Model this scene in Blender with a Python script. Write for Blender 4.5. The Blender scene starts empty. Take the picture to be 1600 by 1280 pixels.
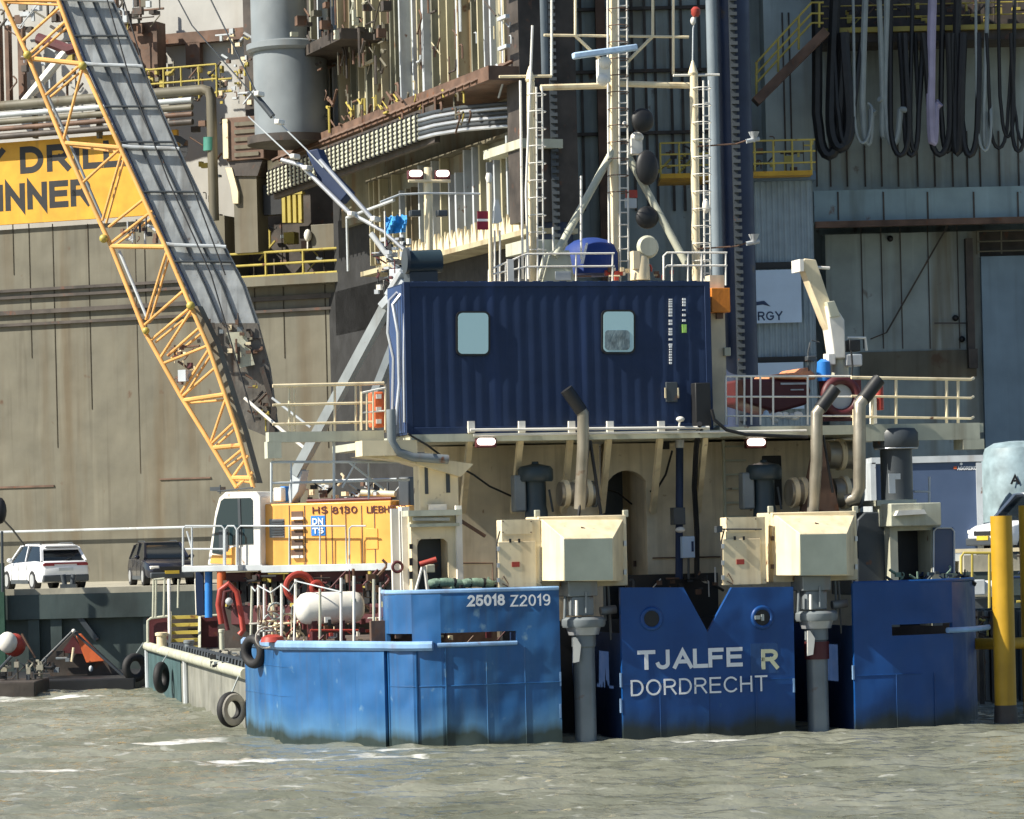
import bpy, bmesh, math, random
import numpy as np
from mathutils import Vector, Matrix
R = math.radians
random.seed(7)
sc = bpy.context.scene
# ---------------------------------------------------------------- camera
FPX, HX, HY, CH, ROLL = 5200.0, 800.0, 840.0, 4.06, R(1.4)
cd = bpy.data.cameras.new("camera"); cam = bpy.data.objects.new("camera", cd)
sc.collection.objects.link(cam); sc.camera = cam
cd.sensor_width = 36; cd.lens = 36 * FPX / 1600; cd.shift_y = (HY - 640) / 1600
cd.clip_start = 1; cd.clip_end = 5000
cr, sr = math.cos(ROLL), math.sin(ROLL)
cam.matrix_world = Matrix(((cr, sr, 0, 0), (0, 0, -1, 0), (-sr, cr, 0, CH), (0, 0, 0, 1)))
# ---------------------------------------------------------------- world, sun
PHI, ELEV = R(21), R(41)
sv = Vector((-math.cos(PHI) * math.cos(ELEV), -math.sin(PHI) * math.cos(ELEV), math.sin(ELEV)))
w = bpy.data.worlds.new("World"); sc.world = w; w.use_nodes = True
nt = w.node_tree; bg = nt.nodes["Background"]
sky = nt.nodes.new("ShaderNodeTexSky"); sky.sky_type = 'NISHITA'; sky.sun_disc = False
sky.sun_elevation = ELEV; sky.sun_rotation = math.atan2(sv.x, sv.y) % (2 * math.pi)
sky.air_density = 1.0; sky.dust_density = .6; sky.ozone_density = 2.0
nt.links.new(sky.outputs[0], bg.inputs[0]); bg.inputs[1].default_value = 0.07
ld = bpy.data.lights.new("sun", 'SUN'); ld.energy = 5.0; ld.angle = R(.5); ld.color = (1, .93, .80)
sun = bpy.data.objects.new("sun", ld); sc.collection.objects.link(sun)
sun.rotation_mode = 'QUATERNION'; sun.rotation_quaternion = sv.to_track_quat('Z', 'Y')
sc.view_settings.view_transform = 'Standard'; sc.view_settings.look = 'None'
sc.view_settings.exposure = 0.75; sc.view_settings.gamma = 1
# ---------------------------------------------------------------- frames
class Frame:
    def __init__(s, o, yaw):
        s.o = Vector(o); s.yaw = yaw; s.c = math.cos(yaw); s.s = math.sin(yaw)
    def to_local(s, w):
        d = Vector(w) - s.o
        return Vector((d.x * s.c + d.y * s.s, -d.x * s.s + d.y * s.c, d.z))
    def to_world(s, l):
        return Vector((l[0] * s.c - l[1] * s.s, l[0] * s.s + l[1] * s.c, l[2])) + s.o
    def p(s, px, py, d):
        """point of the plane  local y = d  that is seen at picture position px,py"""
        u, v = (px - HX) / FPX, (HY - py) / FPX
        dx, dz = u * cr + v * sr, -u * sr + v * cr
        cl = s.to_local((0, 0, CH)); ty = -dx * s.s + s.c; tx = dx * s.c + s.s
        t = (d - cl.y) / ty
        return Vector((cl.x + tx * t, d, cl.z + dz * t))
    def px(s, l):            # metres per picture pixel there
        return s.to_world(l).y / FPX
def wpt(px, Y):
    u = (px - HX) / FPX
    return Vector((u * cr * Y, Y, 0))
WD = Frame((0, 0, 0), 0)
SHIP = Frame(wpt(1105, 66.3), R(16))
CRN = Frame(wpt(480, 88), R(-25))
PON = Frame((-5.84, 72.8, 0), R(11.8))
RIGL = Frame(wpt(400, 138), R(-22))
GIRD = Frame((0.9, 112, 0), R(-69))
# ---------------------------------------------------------------- materials
MATS = {}
def paint(name, col, rough=.45, metal=0., var=.18, streak=.0, scol=(.16, .07, .03), rust=0., rcol=(.15, .055, .02), scale=1., bump=.06, band=None, emit=0., buckle=0., run=None):
    m = bpy.data.materials.new(name); m.use_nodes = True; MATS[name] = m
    t = m.node_tree; N = t.nodes; L = t.links; b = N["Principled BSDF"]
    tc = N.new("ShaderNodeTexCoord")
    def noise(sc_, vec=(1, 1, 1), det=5):
        mp = N.new("ShaderNodeMapping"); mp.inputs["Scale"].default_value = vec; L.new(tc.outputs["Object"], mp.inputs[0])
        n = N.new("ShaderNodeTexNoise"); n.inputs["Scale"].default_value = sc_; n.inputs["Detail"].default_value = det
        L.new(mp.outputs[0], n.inputs[0]); return n.outputs[0]
    def ramp(src, a, c):
        r = N.new("ShaderNodeMapRange"); r.inputs[1].default_value = a; r.inputs[2].default_value = c; r.clamp = True
        L.new(src, r.inputs[0]); return r.outputs[0]
    def mix(f, a, c):
        x = N.new("ShaderNodeMix"); x.data_type = 'RGBA'
        if hasattr(f, 'links'): L.new(f, x.inputs[0])
        else: x.inputs[0].default_value = f
        for k, q in ((6, a), (7, c)):
            if hasattr(q, 'links'): L.new(q, x.inputs[k])
            else: x.inputs[k].default_value = (*q, 1)
        return x.outputs[2]
    n1 = noise(1.3 * scale)
    dk = tuple(c * (1 - var) for c in col); lt = tuple(min(1, c * (1 + var * .8) + .004) for c in col)
    c = mix(ramp(n1, .3, .7), dk, lt)
    if streak:
        f = ramp(noise(2.2 * scale, (1, 1, .07), 6), .60 - .12 * streak, .76 - .06 * streak)
        f2 = N.new("ShaderNodeMath"); f2.operation = 'MULTIPLY'; L.new(f, f2.inputs[0]); f2.inputs[1].default_value = min(1, .35 + .5 * streak)
        c = mix(f2.outputs[0], c, scol)
        if streak >= .35:         # finer run-off lines and pale chalky runs
            f = ramp(noise(7.5 * scale, (1, 1, .05), 4), .55, .72); g = N.new("ShaderNodeMath"); g.operation = 'MULTIPLY'; L.new(f, g.inputs[0]); g.inputs[1].default_value = .4 * streak
            c = mix(g.outputs[0], c, (run or tuple(q * .45 for q in scol)))
            f = ramp(noise(4.1 * scale, (1, 1, .09), 5), .58, .74); g = N.new("ShaderNodeMath"); g.operation = 'MULTIPLY'; L.new(f, g.inputs[0]); g.inputs[1].default_value = .45 * streak
            c = mix(g.outputs[0], c, tuple(min(1, q * 1.55 + .01) for q in col))
    if rust:
        f = ramp(noise(3.1 * scale, (1, 1, .8), 9), .70 - .2 * rust, .76 - .1 * rust)
        c = mix(f, c, rcol)
    if band:                      # (z0, z1, colour): weathering line of its own on the hull, noisy edge
        sx = N.new("ShaderNodeSeparateXYZ"); L.new(tc.outputs["Object"], sx.inputs[0])
        ad = N.new("ShaderNodeMath"); ad.operation = 'MULTIPLY_ADD'; L.new(noise(1.2, (1, 1, .15), 6), ad.inputs[0]); ad.inputs[1].default_value = .7; L.new(sx.outputs[2], ad.inputs[2])
        for (z0, z1, bc, am) in band:
            f = ramp(ad.outputs[0], z1, z0); g = N.new("ShaderNodeMath"); g.operation = 'MULTIPLY'; L.new(f, g.inputs[0]); g.inputs[1].default_value = am
            c = mix(g.outputs[0], c, bc)
    L.new(c, b.inputs["Base Color"]); b.inputs["Metallic"].default_value = metal
    rr = N.new("ShaderNodeMapRange"); L.new(noise(4 * scale), rr.inputs[0]); rr.inputs[3].default_value = max(.05, rough - .12); rr.inputs[4].default_value = min(1, rough + .15)
    L.new(rr.outputs[0], b.inputs["Roughness"])
    if bump:
        bp = N.new("ShaderNodeBump"); bp.inputs["Strength"].default_value = .5; bp.inputs["Distance"].default_value = bump
        L.new(noise(2.4 * scale, (1, 1, .5), 7), bp.inputs["Height"]); last = bp
        if buckle:
            b2 = N.new("ShaderNodeBump"); b2.inputs["Strength"].default_value = 1.; b2.inputs["Distance"].default_value = buckle
            L.new(noise(.9, (1, 1, .8), 1.5), b2.inputs["Height"]); L.new(bp.outputs[0], b2.inputs["Normal"]); last = b2
        L.new(last.outputs[0], b.inputs["Normal"])
    if emit:
        b.inputs["Emission Color"].default_value = (1, .82, .72, 1); b.inputs["Emission Strength"].default_value = emit
    return m
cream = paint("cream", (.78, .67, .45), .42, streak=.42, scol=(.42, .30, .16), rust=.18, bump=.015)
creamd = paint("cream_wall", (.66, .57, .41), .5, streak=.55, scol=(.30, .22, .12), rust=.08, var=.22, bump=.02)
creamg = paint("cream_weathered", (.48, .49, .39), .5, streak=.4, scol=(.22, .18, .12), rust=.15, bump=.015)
panelg = paint("shaded_panel", (.36, .40, .33), .5, streak=.2, scol=(.28, .27, .2), bump=.01)  # shade on the thruster hood's front put into a grey tone
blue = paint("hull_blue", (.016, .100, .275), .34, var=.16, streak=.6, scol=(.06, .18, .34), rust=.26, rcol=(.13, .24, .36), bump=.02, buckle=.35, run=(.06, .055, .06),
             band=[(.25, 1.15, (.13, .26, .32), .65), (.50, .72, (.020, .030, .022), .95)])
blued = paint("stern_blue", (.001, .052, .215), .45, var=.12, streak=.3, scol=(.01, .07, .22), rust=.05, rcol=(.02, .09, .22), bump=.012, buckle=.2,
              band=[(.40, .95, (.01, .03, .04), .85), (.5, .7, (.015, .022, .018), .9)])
navy = paint("container_blue", (.0008, .017, .068), .6, var=.12, streak=.3, scol=(.02, .05, .16), bump=.006)
bluebr = paint("bright_blue", (.02, .20, .62), .5, bump=.01)
rubp = paint("rub_rail_blue", (.22, .38, .62), .4, var=.3, rust=.3, streak=.4, bump=.03)
white = paint("white_paint", (.78, .76, .70), .4, streak=.15, scol=(.4, .33, .22), rust=.08, bump=.01)
whitel = paint("white_letter", (.80, .82, .84), .5, var=.08, bump=0)
yelol = paint("yellow_letter", (.50, .52, .36), .5, bump=0)
ltgrey = paint("light_grey", (.48, .52, .55), .4, streak=.2, scol=(.25, .2, .15), rust=.1, bump=.01)
grey = paint("grey_steel", (.20, .23, .25), .42, metal=.2, streak=.3, rust=.2, bump=.02)
dgrey = paint("dark_grey", (.045, .055, .065), .45, rust=.1, bump=.02)
teal = paint("vent_grey_blue", (.022, .042, .055), .42, rust=.08, bump=.015)
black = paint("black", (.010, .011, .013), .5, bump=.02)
rubber = paint("rubber", (.014, .014, .016), .7, var=.4, bump=.03)
worn = paint("worn_white_rubber", (.45, .43, .38), .7, var=.4, rust=.3, rcol=(.03, .03, .03))
galv = paint("galvanised", (.55, .57, .60), .32, metal=.55, bump=.01)
orange = paint("crane_orange", (.76, .40, .12), .42, rust=.22, rcol=(.28, .10, .03), bump=.01)
yellow = paint("machine_yellow", (.82, .40, .085), .38, streak=.2, scol=(.42, .2, .05), bump=.006)
signy = paint("sign_yellow", (.64, .33, .02), .55, streak=.3, scol=(.35, .2, .04), bump=.01)
raily = paint("rail_yellow", (.42, .34, .07), .5, rust=.3, bump=.01)
pilcol = paint("pile_yellow", (.46, .27, .012), .5, streak=.35, scol=(.16, .09, .02), rust=.1, bump=.02)
maroon = paint("maroon", (.085, .014, .018), .5, rust=.15, bump=.02)
red = paint("red", (.36, .045, .03), .45, rust=.15, rcol=(.2, .03, .02), bump=.01)
redor = paint("orange_red", (.62, .13, .035), .5, rust=.15, rcol=(.35, .06, .02))
box_or = paint("box_orange", (.62, .20, .015), .5)
rigw = paint("rig_wall", (.135, .126, .092), .6, var=.22, streak=.8, scol=(.10, .072, .036), rust=.16, rcol=(.09, .05, .025), scale=.45, bump=.02, buckle=.05)
rigg = paint("rig_green_grey", (.31, .37, .37), .55, var=.25, streak=.85, scol=(.16, .13, .075), rust=.22, rcol=(.10, .05, .025), scale=.45, bump=.03)
rigr = paint("rig_rib", (.46, .42, .28), .5, streak=.6, scol=(.18, .10, .04), rust=.3, scale=.6, bump=.02)
rigp = paint("rig_panel", (.20, .20, .15), .55, var=.3, streak=.9, scol=(.16, .09, .035), rust=.25, scale=.6, bump=.02)
rigdk = paint("rig_dark", (.055, .045, .038), .6, var=.5, rust=.4, rcol=(.11, .05, .03), bump=.05)
brown = paint("rusty_brown", (.13, .075, .05), .65, var=.5, rust=.5, bump=.04)
pillar = paint("pillar_grey", (.21, .24, .26), .45, streak=.3, scol=(.25, .22, .18), scale=.5, bump=.02)
boothg = paint("gantry_grey", (.36, .39, .41), .45, var=.35, streak=.6, scol=(.15, .14, .13), rust=.2, rcol=(.13,.12,.12), scale=1.2, bump=.04)
legb = paint("leg_dark_blue", (.009, .021, .060), .5, var=.3, rust=.15, rcol=(.05, .04, .04), scale=.5)
legs_ = paint("leg_lit_edge", (.20, .24, .27), .35, streak=.3, scol=(.15, .18, .22), scale=.5)  # sunlit left edge of the legs put into a paler tone
corr = paint("corrugated_grey", (.24, .31, .36), .5, streak=.2, scol=(.1, .12, .13))
bann = paint("banner", (.45, .58, .74), .6, var=.05, bump=0)
sheet = paint("rig_sheet", (.42, .42, .40), .5, var=.1, streak=.15, scol=(.3, .27, .22), scale=.4)
slate = paint("slate_blue", (.055, .09, .17), .5, var=.06, bump=0)
tankg = paint("tank_grey", (.25, .34, .38), .5, var=.35, scale=1.5, bump=.02)
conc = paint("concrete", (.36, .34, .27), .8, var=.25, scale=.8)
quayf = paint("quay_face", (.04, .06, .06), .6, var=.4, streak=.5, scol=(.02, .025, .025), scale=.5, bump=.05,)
greenc = paint("green_cloth", (.16, .25, .19), .75, var=.4, scale=3)
lilac = paint("lilac_hose", (.36, .33, .46), .5)
palehose = paint("pale_hose", (.28, .32, .32), .5)
lamp = paint("lamp_lit", (.9, .8, .75), .4, emit=2.2)
pontn = paint("pontoon_side", (.23, .23, .20), .6, var=.35, streak=.6, scol=(.12, .12, .08), rust=.2, scale=.8,
              band=[(.0, .6, (.07, .07, .05), .7)])
pongr = paint("pontoon_green", (.05, .10, .105), .6, var=.3)
deckm = paint("deck_brown", (.10, .075, .06), .8, var=.4, rust=.3)
carw = paint("car_white", (.75, .77, .80), .2, var=.03, bump=0)
carb = paint("car_black", (.015, .017, .028), .12, var=.1, bump=0)
taill = paint("tail_red", (.25, .01, .02), .25, bump=0)
plate_y = paint("number_plate", (.60, .42, .04), .4, bump=0)
skyblue = paint("flag_blue", (.03, .30, .75), .7, var=.5, scale=6)
flagr = paint("flag_maroon", (.22, .01, .03), .7)
exst = paint("exhaust_steel", (.36, .33, .27), .38, metal=.55, var=.3, streak=.3, scol=(.10, .07, .05), rust=.25)
strut = paint("strut_grey", (.26, .29, .30), .45, streak=.3, scol=(.15, .13, .1), rust=.1)
gloom = paint("recess_gloom", (.016, .017, .019), .7, var=.4)  # shade of the recess under the ribbed block put into the colour
def glassm(name, col, rough=.08):
    m = bpy.data.materials.new(name); m.use_nodes = True; b = m.node_tree.nodes["Principled BSDF"]
    b.inputs["Base Color"].default_value = (*col, 1); b.inputs["Roughness"].default_value = rough; b.inputs["Metallic"].default_value = .0
    b.inputs["Specular IOR Level"].default_value = .45
    return m
glass = glassm("dark_glass", (.008, .012, .016), .12); glassp = glassm("pale_glass", (.42, .64, .70), .12); glassc = glassm("cab_glass", (.02, .04, .05), .12)
# ---------------------------------------------------------------- mesh builder
class MB:
    def __init__(s, F): s.F = F; s.v = []; s.f = []; s.cut = []
    def zprism(s, pts, z0, z1):
        n = len(pts); v = [(x, y, z0) for x, y in pts] + [(x, y, z1) for x, y in pts]
        return s.add(v, [tuple(range(n - 1, -1, -1)), tuple(range(n, 2 * n))] + [(i, (i + 1) % n, (i + 1) % n + n, i + n) for i in range(n)])
    def pieces(s):
        out = []; c = s.cut + [(len(s.v), len(s.f))]
        for (a, fa), (b, fb) in zip(c, c[1:]):
            m = MB(s.F); m.v = s.v[a:b]; m.f = [tuple(i - a for i in q) for q in s.f[fa:fb]]; out.append(m)
        return out
    def add(s, vs, fs):
        k = len(s.v); s.cut.append((k, len(s.f))); s.v += [tuple(x) for x in vs]; s.f += [tuple(k + i for i in q) for q in fs]; return s
    def box(s, x0, x1, y0, y1, z0, z1):
        return s.add([(x0, y0, z0), (x1, y0, z0), (x1, y1, z0), (x0, y1, z0), (x0, y0, z1), (x1, y0, z1), (x1, y1, z1), (x0, y1, z1)],
                     [(0, 3, 2, 1), (4, 5, 6, 7), (0, 1, 5, 4), (1, 2, 6, 5), (2, 3, 7, 6), (3, 0, 4, 7)])
    def pbox(s, x0, x1, y0, y1, d, dep):        # box by its picture rectangle, front face at depth d
        xm, ym = (x0 + x1) / 2, (y0 + y1) / 2; p = s.F.p
        return s.box(p(x0, ym, d).x, p(x1, ym, d).x, d, d + dep, p(xm, y1, d).z, p(xm, y0, d).z)
    def prism(s, pts, d, dep):                  # pts: picture outline
        return s.lprism([(q.x, q.z) for q in (s.F.p(a, b, d) for a, b in pts)], d, dep)
    def lprism(s, pts, d, dep):
        n = len(pts); v = [(x, d, z) for x, z in pts] + [(x, d + dep, z) for x, z in pts]
        A = sum(pts[i][0] * pts[(i + 1) % n][1] - pts[(i + 1) % n][0] * pts[i][1] for i in range(n))
        fr = tuple(range(n)); bk = tuple(range(2 * n - 1, n - 1, -1)); sd = [(i, i + n, (i + 1) % n + n, (i + 1) % n) for i in range(n)]
        if A < 0: fr = fr[::-1]; bk = bk[::-1]; sd = [q[::-1] for q in sd]
        return s.add(v, [fr, bk] + sd)
    def tube(s, pts, r, n=8, r2=None, cap=True):
        P = [Vector(p) for p in pts]; m = len(P); vs = []; fs = []; prev = None
        for i, p in enumerate(P):
            t = (P[min(i + 1, m - 1)] - P[max(i - 1, 0)])
            t = t.normalized() if t.length > 1e-9 else Vector((0, 0, 1))
            if prev is None:
                a = Vector((0, 0, 1)) if abs(t.z) < .9 else Vector((1, 0, 0)); u = t.cross(a).normalized()
            else: u = (prev - t * prev.dot(t)).normalized()
            prev = u; v = t.cross(u); rr = r if r2 is None else r + (r2 - r) * i / (m - 1)
            for k in range(n):
                q = 2 * math.pi * (k + .5) / n; vs.append(p + u * (rr * math.cos(q)) + v * (rr * math.sin(q)))
        for i in range(m - 1):
            for k in range(n):
                a, b = i * n + k, i * n + (k + 1) % n; fs.append((a, b, b + n, a + n))
        if cap: fs += [tuple(range(n - 1, -1, -1)), tuple((m - 1) * n + k for k in range(n))]
        return s.add(vs, fs)
    def ptube(s, pts, rpx, n=8, r2=None):       # pts: (px,py,d); radius in picture pixels
        P = [s.F.p(*q) for q in pts]; k = s.F.px(P[0])
        return s.tube(P, rpx * k, n, None if r2 is None else r2 * k)
    def bar(s, p, q, w_, h_):
        p, q = Vector(p), Vector(q); t = (q - p).normalized(); a = Vector((0, 1, 0)) if abs(t.y) < .95 else Vector((0, 0, 1))
        u = t.cross(a).normalized() * (w_ / 2); v = t.cross(u).normalized() * (h_ / 2)
        c = [p - u - v, p + u - v, p + u + v, p - u + v]; d = [x + (q - p) for x in c]
        return s.add(c + d, [(0, 1, 2, 3), (7, 6, 5, 4), (0, 4, 5, 1), (1, 5, 6, 2), (2, 6, 7, 3), (3, 7, 4, 0)])
    def pbar(s, a, b, wpx, dep):
        p, q = s.F.p(*a), s.F.p(*b); return s.bar(p, q, wpx * s.F.px(p), dep)
    def lathe(s, prof, c, axis='z', n=24):      # prof: (r, h) pairs along the axis from c
        c = Vector(c); A = {'z': (Vector((1, 0, 0)), Vector((0, 1, 0)), Vector((0, 0, 1))), 'y': (Vector((1, 0, 0)), Vector((0, 0, 1)), Vector((0, 1, 0))), 'x': (Vector((0, 1, 0)), Vector((0, 0, 1)), Vector((1, 0, 0)))}
        e1, e2, e3 = A[axis] if isinstance(axis, str) else axis
        vs = []; fs = []; m = len(prof)
        for r, h in prof:
            for k in range(n):
                q = 2 * math.pi * k / n; vs.append(c + e3 * h + e1 * (r * math.cos(q)) + e2 * (r * math.sin(q)))
        for i in range(m - 1):
            for k in range(n):
                a, b = i * n + k, i * n + (k + 1) % n; fs.append((a, b, b + n, a + n))
        fs += [tuple(range(n - 1, -1, -1)), tuple((m - 1) * n + k for k in range(n))]
        return s.add(vs, fs)
    def torus(s, c, R_, r, axis='y', n=28, m=10, flat=1.):
        prof = [(R_ + r * math.cos(2 * math.pi * j / m), flat * r * math.sin(2 * math.pi * j / m)) for j in range(m)]
        c = Vector(c); A = {'z': (Vector((1, 0, 0)), Vector((0, 1, 0)), Vector((0, 0, 1))), 'y': (Vector((1, 0, 0)), Vector((0, 0, 1)), Vector((0, 1, 0))), 'x': (Vector((0, 1, 0)), Vector((0, 0, 1)), Vector((1, 0, 0)))}
        e1, e2, e3 = A[axis] if isinstance(axis, str) else axis
        vs = [c + e3 * h + (e1 * math.cos(2 * math.pi * k / n) + e2 * math.sin(2 * math.pi * k / n)) * q for k in range(n) for q, h in prof]
        return s.add(vs, [(k * m + j, k * m + (j + 1) % m, ((k + 1) % n) * m + (j + 1) % m, ((k + 1) % n) * m + j) for k in range(n) for j in range(m)])
    def ball(s, c, r, sx=1, sy=1, sz=1, n=16):
        c = Vector(c); vs = []; fs = []; m = n // 2
        for i in range(1, m):
            a = math.pi * i / m
            for k in range(n): q = 2 * math.pi * k / n; vs.append(c + Vector((sx * r * math.sin(a) * math.cos(q), sy * r * math.sin(a) * math.sin(q), sz * r * math.cos(a))))
        vs += [c + Vector((0, 0, sz * r)), c - Vector((0, 0, sz * r))]; T = len(vs) - 2
        for i in range(m - 2):
            for k in range(n): a, b = i * n + k, i * n + (k + 1) % n; fs.append((a, a + n, b + n, b))
        for k in range(n): fs.append((T, k, (k + 1) % n)); fs.append((T + 1, (m - 2) * n + (k + 1) % n, (m - 2) * n + k))
        return s.add(vs, fs)
def mesh_from(name, v, f, mat, bevel_merge=False):
    me = bpy.data.meshes.new(name); me.from_pydata(v, [], f); me.materials.append(mat)
    bm = bmesh.new(); bm.from_mesh(me)
    if bevel_merge: bmesh.ops.remove_doubles(bm, verts=bm.verts, dist=.0008)
    bmesh.ops.recalc_face_normals(bm, faces=bm.faces); bm.to_mesh(me); bm.free()
    me.polygons.foreach_set("use_smooth", [True] * len(me.polygons)); me.set_sharp_from_angle(angle=R(38)); me.update()
    return me
def tag(o, label=None, cat=None, group=None, kind=None):
    if label: o["label"] = label
    if cat: o["category"] = cat
    if group: o["group"] = group
    if kind: o["kind"] = kind
    return o
class Thing:
    """top-level Empty at the thing's base; parts are meshes parented to it"""
    def __init__(s, name, label, cat, F=WD, base=(0, 0, 0), group=None):
        s.F = F; s.base = Vector(base); e = bpy.data.objects.new(name, None); sc.collection.objects.link(e)
        e.location = F.to_world(base); e.rotation_euler = (0, 0, F.yaw); e.empty_display_size = .3; s.o = e
        tag(e, label, cat, group)
    def mb(s): return MB(s.F)
    def part(s, name, mb, mat, parent=None, label=None, bevel=0, merge=False, split=False):
        if split:
            for m in mb.pieces(): o = s.part(name, m, mat, parent, label, bevel)
            return o
        b = s.base; me = mesh_from(name, [(x - b.x, y - b.y, z - b.z) for x, y, z in mb.v], mb.f, mat, merge)
        o = bpy.data.objects.new(name, me); sc.collection.objects.link(o); o.parent = parent or s.o
        if label: o["label"] = label
        if bevel:
            m = o.modifiers.new("bevel", 'BEVEL'); m.width = bevel; m.segments = 2; m.limit_method = 'ANGLE'; m.angle_limit = R(40)
        return o
def solo(name, mb, mat, label, cat, group=None, kind=None, base=None, bevel=0, merge=False):
    F = mb.F
    if base is None:
        xs, ys, zs = zip(*mb.v); base = ((min(xs) + max(xs)) / 2, (min(ys) + max(ys)) / 2, min(zs))
    b = Vector(base); me = mesh_from(name, [(x - b.x, y - b.y, z - b.z) for x, y, z in mb.v], mb.f, mat, merge)
    o = bpy.data.objects.new(name, me); sc.collection.objects.link(o); o.location = F.to_world(b); o.rotation_euler = (0, 0, F.yaw)
    if bevel:
        m = o.modifiers.new("bevel", 'BEVEL'); m.width = bevel; m.segments = 2; m.limit_method = 'ANGLE'; m.angle_limit = R(40)
    return tag(o, label, cat, group, kind)
def arc(cx, cy, rx, ry, a0, a1, n=10): return [(cx + rx * math.cos(R(a0 + (a1 - a0) * i / n)), cy + ry * math.sin(R(a0 + (a1 - a0) * i / n))) for i in range(n + 1)]
GL = {  # advance width, strokes; cap height 1
 'T': (.66, [[(0, 1), (.66, 1)], [(.33, 1), (.33, 0)]]), 'J': (.48, [[(.46, 1), (.46, .26)] + arc(.23, .26, .23, .26, 0, -170)]), 'A': (.74, [[(0, 0), (.37, 1), (.74, 0)], [(.14, .33), (.60, .33)]]),
 'L': (.52, [[(0, 1), (0, 0), (.52, 0)]]), 'F': (.54, [[(0, 0), (0, 1), (.54, 1)], [(0, .52), (.48, .52)]]), 'E': (.58, [[(.58, 1), (0, 1), (0, 0), (.58, 0)], [(0, .53), (.53, .53)]]),
 'R': (.64, [[(0, 0), (0, 1), (.36, 1)] + arc(.36, .75, .25, .25, 90, -90) + [(0, .5)], [(.34, .5), (.64, 0)]]), 'D': (.64, [[(0, 0), (0, 1), (.26, 1)] + arc(.26, .5, .38, .5, 90, -90, 14) + [(0, 0)]]),
 'O': (.78, [arc(.39, .5, .39, .5, 90, 450, 22)]), 'C': (.72, [arc(.39, .5, .39, .5, 42, 318, 16)]), 'G': (.76, [arc(.39, .5, .39, .5, 42, 340, 16) + [(.755, .46), (.46, .46)]]), 'H': (.62, [[(0, 0), (0, 1)], [(.62, 0), (.62, 1)], [(0, .52), (.62, .52)]]),
 'I': (.0, [[(0, 0), (0, 1)]]), 'N': (.62, [[(0, 0), (0, 1), (.62, 0), (.62, 1)]]), 'Y': (.68, [[(0, 1), (.34, .45), (.68, 1)], [(.34, .45), (.34, 0)]]), 'W': (.95, [[(0, 1), (.24, 0), (.475, 1), (.71, 0), (.95, 1)]]),
 'B': (.60, [[(0, 0), (0, 1), (.34, 1)] + arc(.34, .76, .23, .24, 90, -90) + arc(.34, .26, .27, .26, 90, -90) + [(0, 0)], [(0, .52), (.34, .52)]]), 'S': (.58, [arc(.29, .75, .27, .25, 40, 250, 10) + arc(.29, .26, .29, .26, 75, -140, 10)]),
 'K': (.60, [[(0, 0), (0, 1)], [(.58, 1), (.02, .42)], [(.2, .58), (.62, 0)]]), 'Z': (.58, [[(0, 1), (.56, 1), (0, 0), (.58, 0)]]), '0': (.54, [arc(.27, .5, .27, .5, 90, 450, 20)]), '1': (.24, [[(0, .78), (.2, 1), (.2, 0)]]),
 '2': (.54, [arc(.27, .72, .26, .28, 160, -20, 9) + [(0, 0), (.54, 0)]]), '3': (.52, [arc(.25, .75, .24, .25, 150, -80, 9), arc(.25, .27, .27, .27, 85, -150, 9)]), '5': (.54, [[(.5, 1), (.1, 1), (.04, .5)] + arc(.26, .32, .28, .31, 120, -150, 12)]),
 '8': (.54, [arc(.27, .76, .22, .24, -90, 270, 16), arc(.27, .27, .27, .27, 90, 450, 16)]), '9': (.54, [arc(.27, .70, .26, .30, 0, 360, 16), [(.53, .7)] + arc(.25, .34, .28, .34, 0, -120, 8)])}
def text_mb(F, s, px, py, d, hpx, wpx=None, bold=0., gap=.20):
    """stroke letters as thin raised paint: lower-left at px,py, cap height hpx, fitted to width wpx"""
    th = .11 + bold * 3.0; mb = MB(F); cx = th / 2; st = []
    for ch in s:
        if ch == ' ': cx += .42; continue
        w_, q = GL[ch]
        for pl in q: st.append([(cx + x, th / 2 + y * (1 - th)) for x, y in pl])
        cx += w_ + (gap if ch not in 'TAL' else gap * .45) + th * .55
    W_ = cx - gap - th * .05; p = F.p(px, py, d); k = F.px(p); H = hpx * k; sx = H if not wpx else (F.p(px + wpx, py, d).x - p.x) / W_
    for j, pl in enumerate(st):
        pl = [q for i, q in enumerate(pl) if i == 0 or math.hypot(q[0] - pl[i - 1][0], q[1] - pl[i - 1][1]) > 1e-5]; n = len(pl); P = [Vector((p.x + x * sx, p.z + y * H)) for x, y in pl]; r = th / 2 * (H + sx) / 2; closed = (P[0] - P[-1]).length < 1e-4
        L_ = []; 
        for i in range(n):
            a = P[i - 1] if i else (P[-2] if closed else None); b = P[i + 1] if i < n - 1 else (P[1] if closed else None)
            t1 = (P[i] - a).normalized() if a is not None else None; t2 = (b - P[i]).normalized() if b is not None else None
            t = t1 or t2 if (t1 is None or t2 is None) else None
            if t is not None:
                nn = Vector((-t.y, t.x)); e = P[i] + (t * r * .98 * (1 if t2 is None else -1) if n > 2 or True else 0); e = P[i] if closed else e; L_.append((e + nn * r, e - nn * r)); continue
            n1, n2 = Vector((-t1.y, t1.x)), Vector((-t2.y, t2.x)); m_ = (n1 + n2)
            if m_.length < .35: m_ = n1
            m_ = m_.normalized(); c_ = max(.34, m_.dot(n1)); L_.append((P[i] + m_ * (r / c_), P[i] - m_ * (r / c_)))
        y0 = d - .004 - .0012 * (j % 3); vs = []
        for u_, v_ in L_: vs += [(u_.x, y0, u_.y), (v_.x, y0, v_.y), (u_.x, d + .002, u_.y), (v_.x, d + .002, v_.y)]
        fs = []
        for i in range(n - 1):
            q = 4 * i; fs += [(q, q + 1, q + 5, q + 4), (q, q + 4, q + 6, q + 2), (q + 1, q + 3, q + 7, q + 5)]
        mb.add(vs, fs)
    return mb
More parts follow.
